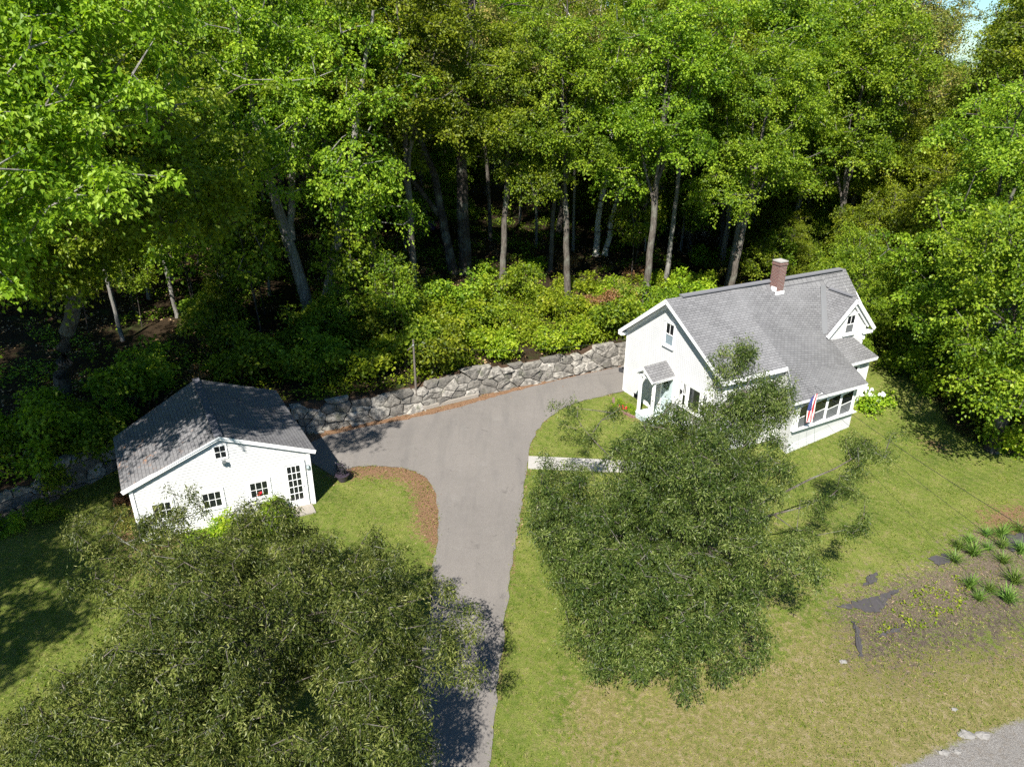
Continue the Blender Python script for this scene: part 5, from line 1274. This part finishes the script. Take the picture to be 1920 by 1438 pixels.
# planter
q = gp(643, 902); root = thing('planter', q, 'dark round pot planted with purple-leaved foliage at the garage side of the driveway', 'planter')
m = MB(); m.lathe(q, [(0, 0), (.17, 0), (.2, .05), (.29, .32), (.33, .36), (.33, .40), (.28, .40), (.26, .34), (0, .34)], 18); m.build('pot', M['pot'], root, smooth=False)
rng = np.random.default_rng(3); tp = np.array([q + [rng.normal(0, .1), rng.normal(0, .1), rng.uniform(.42, .95)] for _ in range(46)])
lm = leaf_mesh('foliage', *clusters(rng, tp - np.array(root.location), unit(rng.normal(0, 1, (46, 3))), 16, .12, .09, .03, .1, .5, .05, -.5), m_leaf('dusky_leaf', [(.03, .035, .03), (.05, .04, .06), (.09, .07, .1), (.06, .1, .03)], (1, 1, 1), .2)); link('foliage', lm, root)
m = MB(); m.tube([q + [0, 0, .35], q + [0, 0, .9]], [.012, .006], 5); m.build('stem', M['twig'], root)
# raised bed timbers
root = thing('raised_bed', flat(838, 760), 'low flower bed edged by a grey timber at the foot of the stone wall', 'flower bed')
m = MB(); m.bar(flat(787, 770) + [0, 0, .11], flat(896, 744) + [0, 0, .11], .17, .2); m.build('timber', M['greywood'], root)
m = MB(); m.bar(flat(896, 744) + [0, 0, .09], flat(885, 736) + [0, 0, .09], .14, .16); m.build('end_timber', M['greywood'], root)
m = MB(); m.face([flat(790, 768) + [0, 0, .1], flat(893, 743) + [0, 0, .1], flat(885, 735) + [0, 0, .12], flat(790, 758) + [0, 0, .12]]); m.build('soil', M['soil'], root)
def flower_clump(px, py, mat, label, s=.22, n=22, z=.1, name='flowering_plant'):
    q = flat(px, py, z); root = thing(name, q, label, 'flowers'); rng = np.random.default_rng(int(px)); tp = rng.normal(0, 1, (18, 3)) * [s, s * .7, .03] + [0, 0, .1]
    link('leaves', leaf_mesh('leaves', *clusters(rng, tp, unit(rng.normal(0, 1, (18, 3))), 8, .1, .1, .05, .2, .6, .03, .2), M['leaf_shrub']), root)
    m = MB()
    for _ in range(n): m.blob(q + np.array([rng.normal(0, s * .8), rng.normal(0, s * .5), rng.uniform(.14, .3)]), .045, 6, 4, .3, rs_)
    m.build('blossoms', M[mat], root)
flower_clump(853, 741, 'redfl', 'rightmost and brightest clump of red flowers in the timber-edged bed', .2, 40)
flower_clump(834, 747, 'redfl', 'middle clump of red flowers in the timber-edged bed', .17, 24)
flower_clump(813, 751, 'redfl', 'leftmost dark red flower clump in the timber-edged bed, near the pole', .15, 18)
put_shrub('sh2', *flat(869, 733), .55, 1, 'hosta', 'lime green leafy hosta clump against the stone wall at the end of the timber', 'plant')
for (px, py, s, lab) in [(940, 718, .3, 'small green weed growing at the foot of the stone wall'), (1052, 700, .22, 'tiny green tuft at the wall foot toward the farmhouse'), (1160, 762, .3, 'green hosta against the farmhouse corner'), (1186, 772, .32, 'leafy green plant beside the farmhouse stoop')]:
    put_shrub('sh2', *flat(px, py), s, px, 'leafy_plant', lab, 'plant')
flower_clump(1170, 770, 'redfl', 'pinkish red flowers in the little bed beside the farmhouse stoop', .14, 16, .03)
# brick edging
m = MB(); pe = smooth([flat(*p) for p in [(1150, 748), (1150, 760), (1168, 775), (1190, 784)]], 2)
for a, b in zip(pe[:-1], pe[1:]): m.bar(a + [0, 0, .05], b + [0, 0, .05], .12, .1)
tag(m.build('brick_edging', M['brick']), 'curved red brick edging round the small bed by the farmhouse corner', 'edging')
m = MB(); q = flat(1236, 806)
for k, (dx, dy, dz, w) in enumerate([(-.25, 0, .1, .5), (.05, .12, .1, .55), (-.05, -.1, .28, .5), (.22, -.05, .26, .4)]): m.bar(q + [dx, dy, dz], q + [dx + w * .6, dy - w * .5, dz + .02], .2, .16)
tag(m.build('brick_pile', M['brick']), 'small pile of red bricks at the corner of the farmhouse stoop', 'bricks')
m = MB(); m.slab([flat(1160, 697) + [0, 0, .05], flat(1169, 700) + [0, 0, .05], flat(1169, 691) + [0, 0, .05], flat(1160, 691) + [0, 0, .05]], .05); tag(m.build('doormat', M['dark']), 'dark mat on the asphalt against the left wall of the farmhouse', 'mat')

# utility pole and its wires
q = flat(782, 770); root = thing('utility_pole', q, 'thin weathered wooden pole in front of the stone wall', 'pole')
m = MB(); m.tube([q - [0, 0, .3], q + [0, 0, 4.25]], [.07, .05], 10); m.build('post', M['pole'], root)
m = MB(); m.bar(q + [-.35, .1, 3.6], q + [0, 0, 3.95], .04, .04); m.build('brace', M['pole'], root)
m = MB(); m.blob(q + [0, -.08, 3.95], .05, 6, 4, 0); m.build('insulator', M['steel'], root)
def wire(a, b, sag, r, label, n=22):
    a = np.asarray(a, float); b = np.asarray(b, float); m = MB(); pts = [a + (b - a) * i / n - [0, 0, sag * 4 * (i / n) * (1 - i / n)] for i in range(n + 1)]
    m.tube(pts, r, 5); tag(m.build('overhead_wire', M['wire'] if 'pale' not in label else M['steel']), label, 'wire', 'overhead wires')
wire(q + [0, 0, 3.95], h(-.05, .1, 3.3), .5, .006, 'thin wire sagging from the wooden pole to the farmhouse corner')
def wpt(px, py, z): return flat(px, py, z)
wire(h(5.2, 8.9, 3.0), wpt(2080, 1085, 7.5), .25, .009, 'upper thick dark wire crossing the lawn from the farmhouse porch')
wire(h(4.6, 8.95, 3.0), wpt(2080, 1165, 7.5), .25, .006, 'middle thin wire crossing the lawn from the farmhouse porch')
wire(h(4.2, 8.95, 2.9), wpt(1960, 1215, 7.0), .25, .004, 'lowest faint wire crossing the lawn from the farmhouse porch')
# garden pole behind house
q = gp(1526, 528); m = MB(); m.tube([q - [0, 0, .3], q + [0, 0, 2.4]], .035, 6); m.bar(q + [-.5, 0, 2.2], q + [.5, 0, 2.2], .05, .05); tag(m.build('clothes_pole', M['pole']), 'thin dark pole standing on the yellow grass behind the farmhouse ridge', 'pole')

# neighbouring houses seen through the leaves
def far_house(x, y, rot, w, d, hw, hr, label, wall, roofm):
    z = gh(x, y); root = thing('neighbour_house', (x, y, z), label, 'house', 'neighbouring houses beyond the trees'); c, s = math.cos(rot), math.sin(rot)
    fr = lambda a, b, zz: np.array([x + a * c - b * s, y + a * s + b * c, z + zz])
    m = MB(); m.box(fr, -w / 2, w / 2, -d / 2, d / 2, -.5, hw); m.face([fr(-w / 2, -d / 2, hw), fr(-w / 2, d / 2, hw), fr(-w / 2, 0, hr)]); m.face([fr(w / 2, -d / 2, hw), fr(w / 2, d / 2, hw), fr(w / 2, 0, hr)]); m.build('wall', wall, root)
    m = MB(); e = .4
    for sg_ in (-1, 1): m.slab([fr(-w / 2 - e, sg_ * (d / 2 + e), hw - .25), fr(w / 2 + e, sg_ * (d / 2 + e), hw - .25), fr(w / 2 + e, 0, hr + .08), fr(-w / 2 - e, 0, hr + .08)], .12)
    ro = m.build('roof', roofm, root)
    m = MB(); m.box(fr, w * .2, w * .2 + .6, -.3, .3, hr - .3, hr + 1); m.build('chimney', M['brick'], root, parent=ro)
    F_ = lambda a, o, zz: fr(a, -d / 2 - .01 - o, zz)
    for a in np.arange(-w / 2 + 1.1, w / 2 - 1.2, 1.9): window(root, F_, a, a + .8, 1.0, 2.1, 2, sash=True)
    m = MB(); m.box(F_, w / 2 - 1.1, w / 2 - .3, 0, .04, 0, 2.05); m.build('door', M['blue'], root)
far_house(31, 77, .35, 11, 8, 3.2, 6.4, 'white house with a dark roof glimpsed through the trees above the farmhouse ridge', M['trim'], M['roofd'])
far_house(58, 84, -.2, 13, 8, 3.0, 5.6, 'pale grey house glimpsed through the maples near the right edge', M['vinyl'], M['roofd'])
# stack of garden things deep in the wood
q = gp(795, 432)
m = MB(); 
for k, (dx, w, mt) in enumerate([(-1.2, .7, 0), (-.3, .8, 1), (.6, .7, 0), (1.4, .6, 1)]): m.blob(q + [dx, rs_.uniform(-.3, .3), .45], w, 9, 6, .2, rs_, mi=mt, sq=(1, .7, .6))
tag(m.build('tarp_pile', [simple('purple_tarp', (.09, .06, .13), .7), simple('faded_red_tarp', (.3, .09, .07), .7)]), 'heap of purple and red covered things among the trunks deep in the wood', 'heap')

# ================================================================== GROUND COVER
def scatter(name, mat, n, xr, yr, L, W, cond, label, cat, seed, up_=.3, hz=.02, vbias=0, flatn=.5):
    rng = np.random.default_rng(seed); x = rng.uniform(*xr, n); y = rng.uniform(*yr, n); k = cond(x, y, rng); x, y = x[k], y[k]; n = len(x)
    z = ground_h(x, y) + rng.uniform(0, hz, n); D = unit(np.stack([rng.normal(0, 1, n), rng.normal(0, 1, n), np.abs(rng.normal(up_, .25, n))], -1)); N = unit(np.stack([rng.normal(0, flatn, n), rng.normal(0, flatn, n), np.ones(n)], -1))
    ls = L * rng.uniform(.5, 1.4, n); o = link(name, leaf_mesh(name, np.stack([x, y, z], -1), D, N, ls, ls * W / L, rng.uniform(0, 1, n) + vbias, M[mat], .1)); tag(o, label, cat, kind='stuff')
def clump(x, y, s=1.3, t=0): return (np.sin(x * s + 2 * np.sin(y * s * .7)) * np.cos(y * s * 1.1 + 1.5 * np.sin(x * s * .6))) > t
def on_drive(x, y): return pip(x, y, DRIVE)
def in_house(x, y):
    u = (x - HO[0]) * HU[0] + (y - HO[1]) * HU[1]; v = (x - HO[0]) * HV[0] + (y - HO[1]) * HV[1]
    a = (x - GO[0]) * GU[0] + (y - GO[1]) * GU[1]; b = -(x - GO[0]) * math.sin(GA) + (y - GO[1]) * math.cos(GA)
    return ((u > 0) & (u < 12) & (v > 0) & (v < 8.7)) | ((a > -7) & (a < 0) & (b > 0) & (b < 6.4))
RD = [flat(*p) for p in [(1440, 1520), (1700, 1425), (1800, 1375), (1960, 1315), (2200, 1300), (2200, 1600)]]
WC = wc
scatter('grass', 'grassblade', 330000, (-19, 27), (9, 44), .085, .016, lambda x, y, r: (wall_dist(x, y) < -.2) & (~on_drive(x, y) | (pdist(x, y, DRIVE[::3], True) < .16 * r.uniform(0, 1, len(x)))) & ~in_house(x, y) & ~pip(x, y, RD) & ~pip(x, y, WC) & (pdist(x, y, DT) > 1.2) & (r.uniform(0, 1, len(x)) < np.clip(1.35 - y / 45, .3, 1)) & (clump(x, y, 1.1, -.55) | (r.uniform(0, 1, len(x)) < .4)),
        'short mown green lawn grass round the driveway and farmhouse', 'grass', 71, up_=1.0, flatn=1.2)
scatter('fallen_leaves', 'litter', 26000, (-14, 10), (24, 43), .08, .05, lambda x, y, r: (wall_dist(x, y) < -.1) & ~in_house(x, y) & ((pdist(x, y, DT) < 1.5 * r.uniform(0, 1, len(x)) ** 1.2) | (pdist(x, y, DL[len(DL) // 3:]) < 1.3 * r.uniform(0, 1, len(x)) ** 2) | (pdist(x, y, DR) < .25 * r.uniform(0, 1, len(x)))) & (~on_drive(x, y) | (r.uniform(0, 1, len(x)) < .03)),
        'brown fallen leaves and needles along the driveway edges', 'leaf litter', 72, up_=.15, hz=.03, flatn=.4)
scatter('forest_litter', 'litter', 60000, (-40, 16), (28, 66), .13, .09, lambda x, y, r: (wall_dist(x, y) > .5) & (clump(x, y, .8, .0)),
        'dry brown leaf litter on the forest floor', 'leaf litter', 73, up_=.15, hz=.05, vbias=-.1, flatn=.5)
scatter('bank_plants', 'leaf_shrub', 240000, (-30, 18), (34, 56), .13, .10, lambda x, y, r: (wall_dist(x, y) > .35) & (wall_dist(x, y) < 9) & clump(x, y, .9, -.35) & (x > -13 + 6 * r.normal(0, 1, len(x))),
        'low green weeds and seedlings carpeting the bank above the stone wall', 'ground cover', 74, up_=.3, hz=.6, flatn=.5)
scatter('garden_weeds', 'leaf_shrub', 30000, (8, 27), (13, 25), .085, .06, lambda x, y, r: pip(x, y, [flat(*p) for p in [(1660, 1150), (1700, 1100), (1800, 1060), (1840, 1080), (1800, 1130), (1730, 1170), (1640, 1180)]]) & clump(x, y, 3, -.1),
        'low yellow-green weeds in the bare garden strip', 'weeds', 75, up_=.4, hz=.1)
scatter('dry_straw', 'litter', 16000, (8, 30), (11, 27), .12, .012, lambda x, y, r: pip(x, y, [flat(*p) for p in [(1560, 1100), (1700, 1050), (1960, 900), (1960, 1320), (1800, 1300), (1600, 1260)]]) & clump(x, y, 1.7, -.2),
        'pale dry straw and dead stems over the bare garden strip', 'straw', 76, up_=.1, hz=.05, vbias=.3)
scatter('lawn_weeds', 'leaf_shrub', 60000, (-16, 26), (10, 38), .05, .04, lambda x, y, r: (wall_dist(x, y) < -.5) & ~on_drive(x, y) & ~in_house(x, y) & ~pip(x, y, RD) & ~pip(x, y, WC) & (pdist(x, y, DT) > 1.2) & clump(x, y, 2.3, .25) & clump(y, x, .7, -.2),
        'broad-leaved weeds and clover in patches through the lawn', 'weeds', 77, up_=.25, hz=.04, vbias=-.35)
scatter('forest_seedlings', 'leaf_maple', 150000, (-36, 16), (34, 72), .15, .11, lambda x, y, r: (wall_dist(x, y) > 4) & clump(x, y, .7, .1) & clump(y, x, 1.9, -.3), 'low green seedlings and ferns in patches on the forest floor', 'undergrowth', 78, up_=.3, hz=.55)
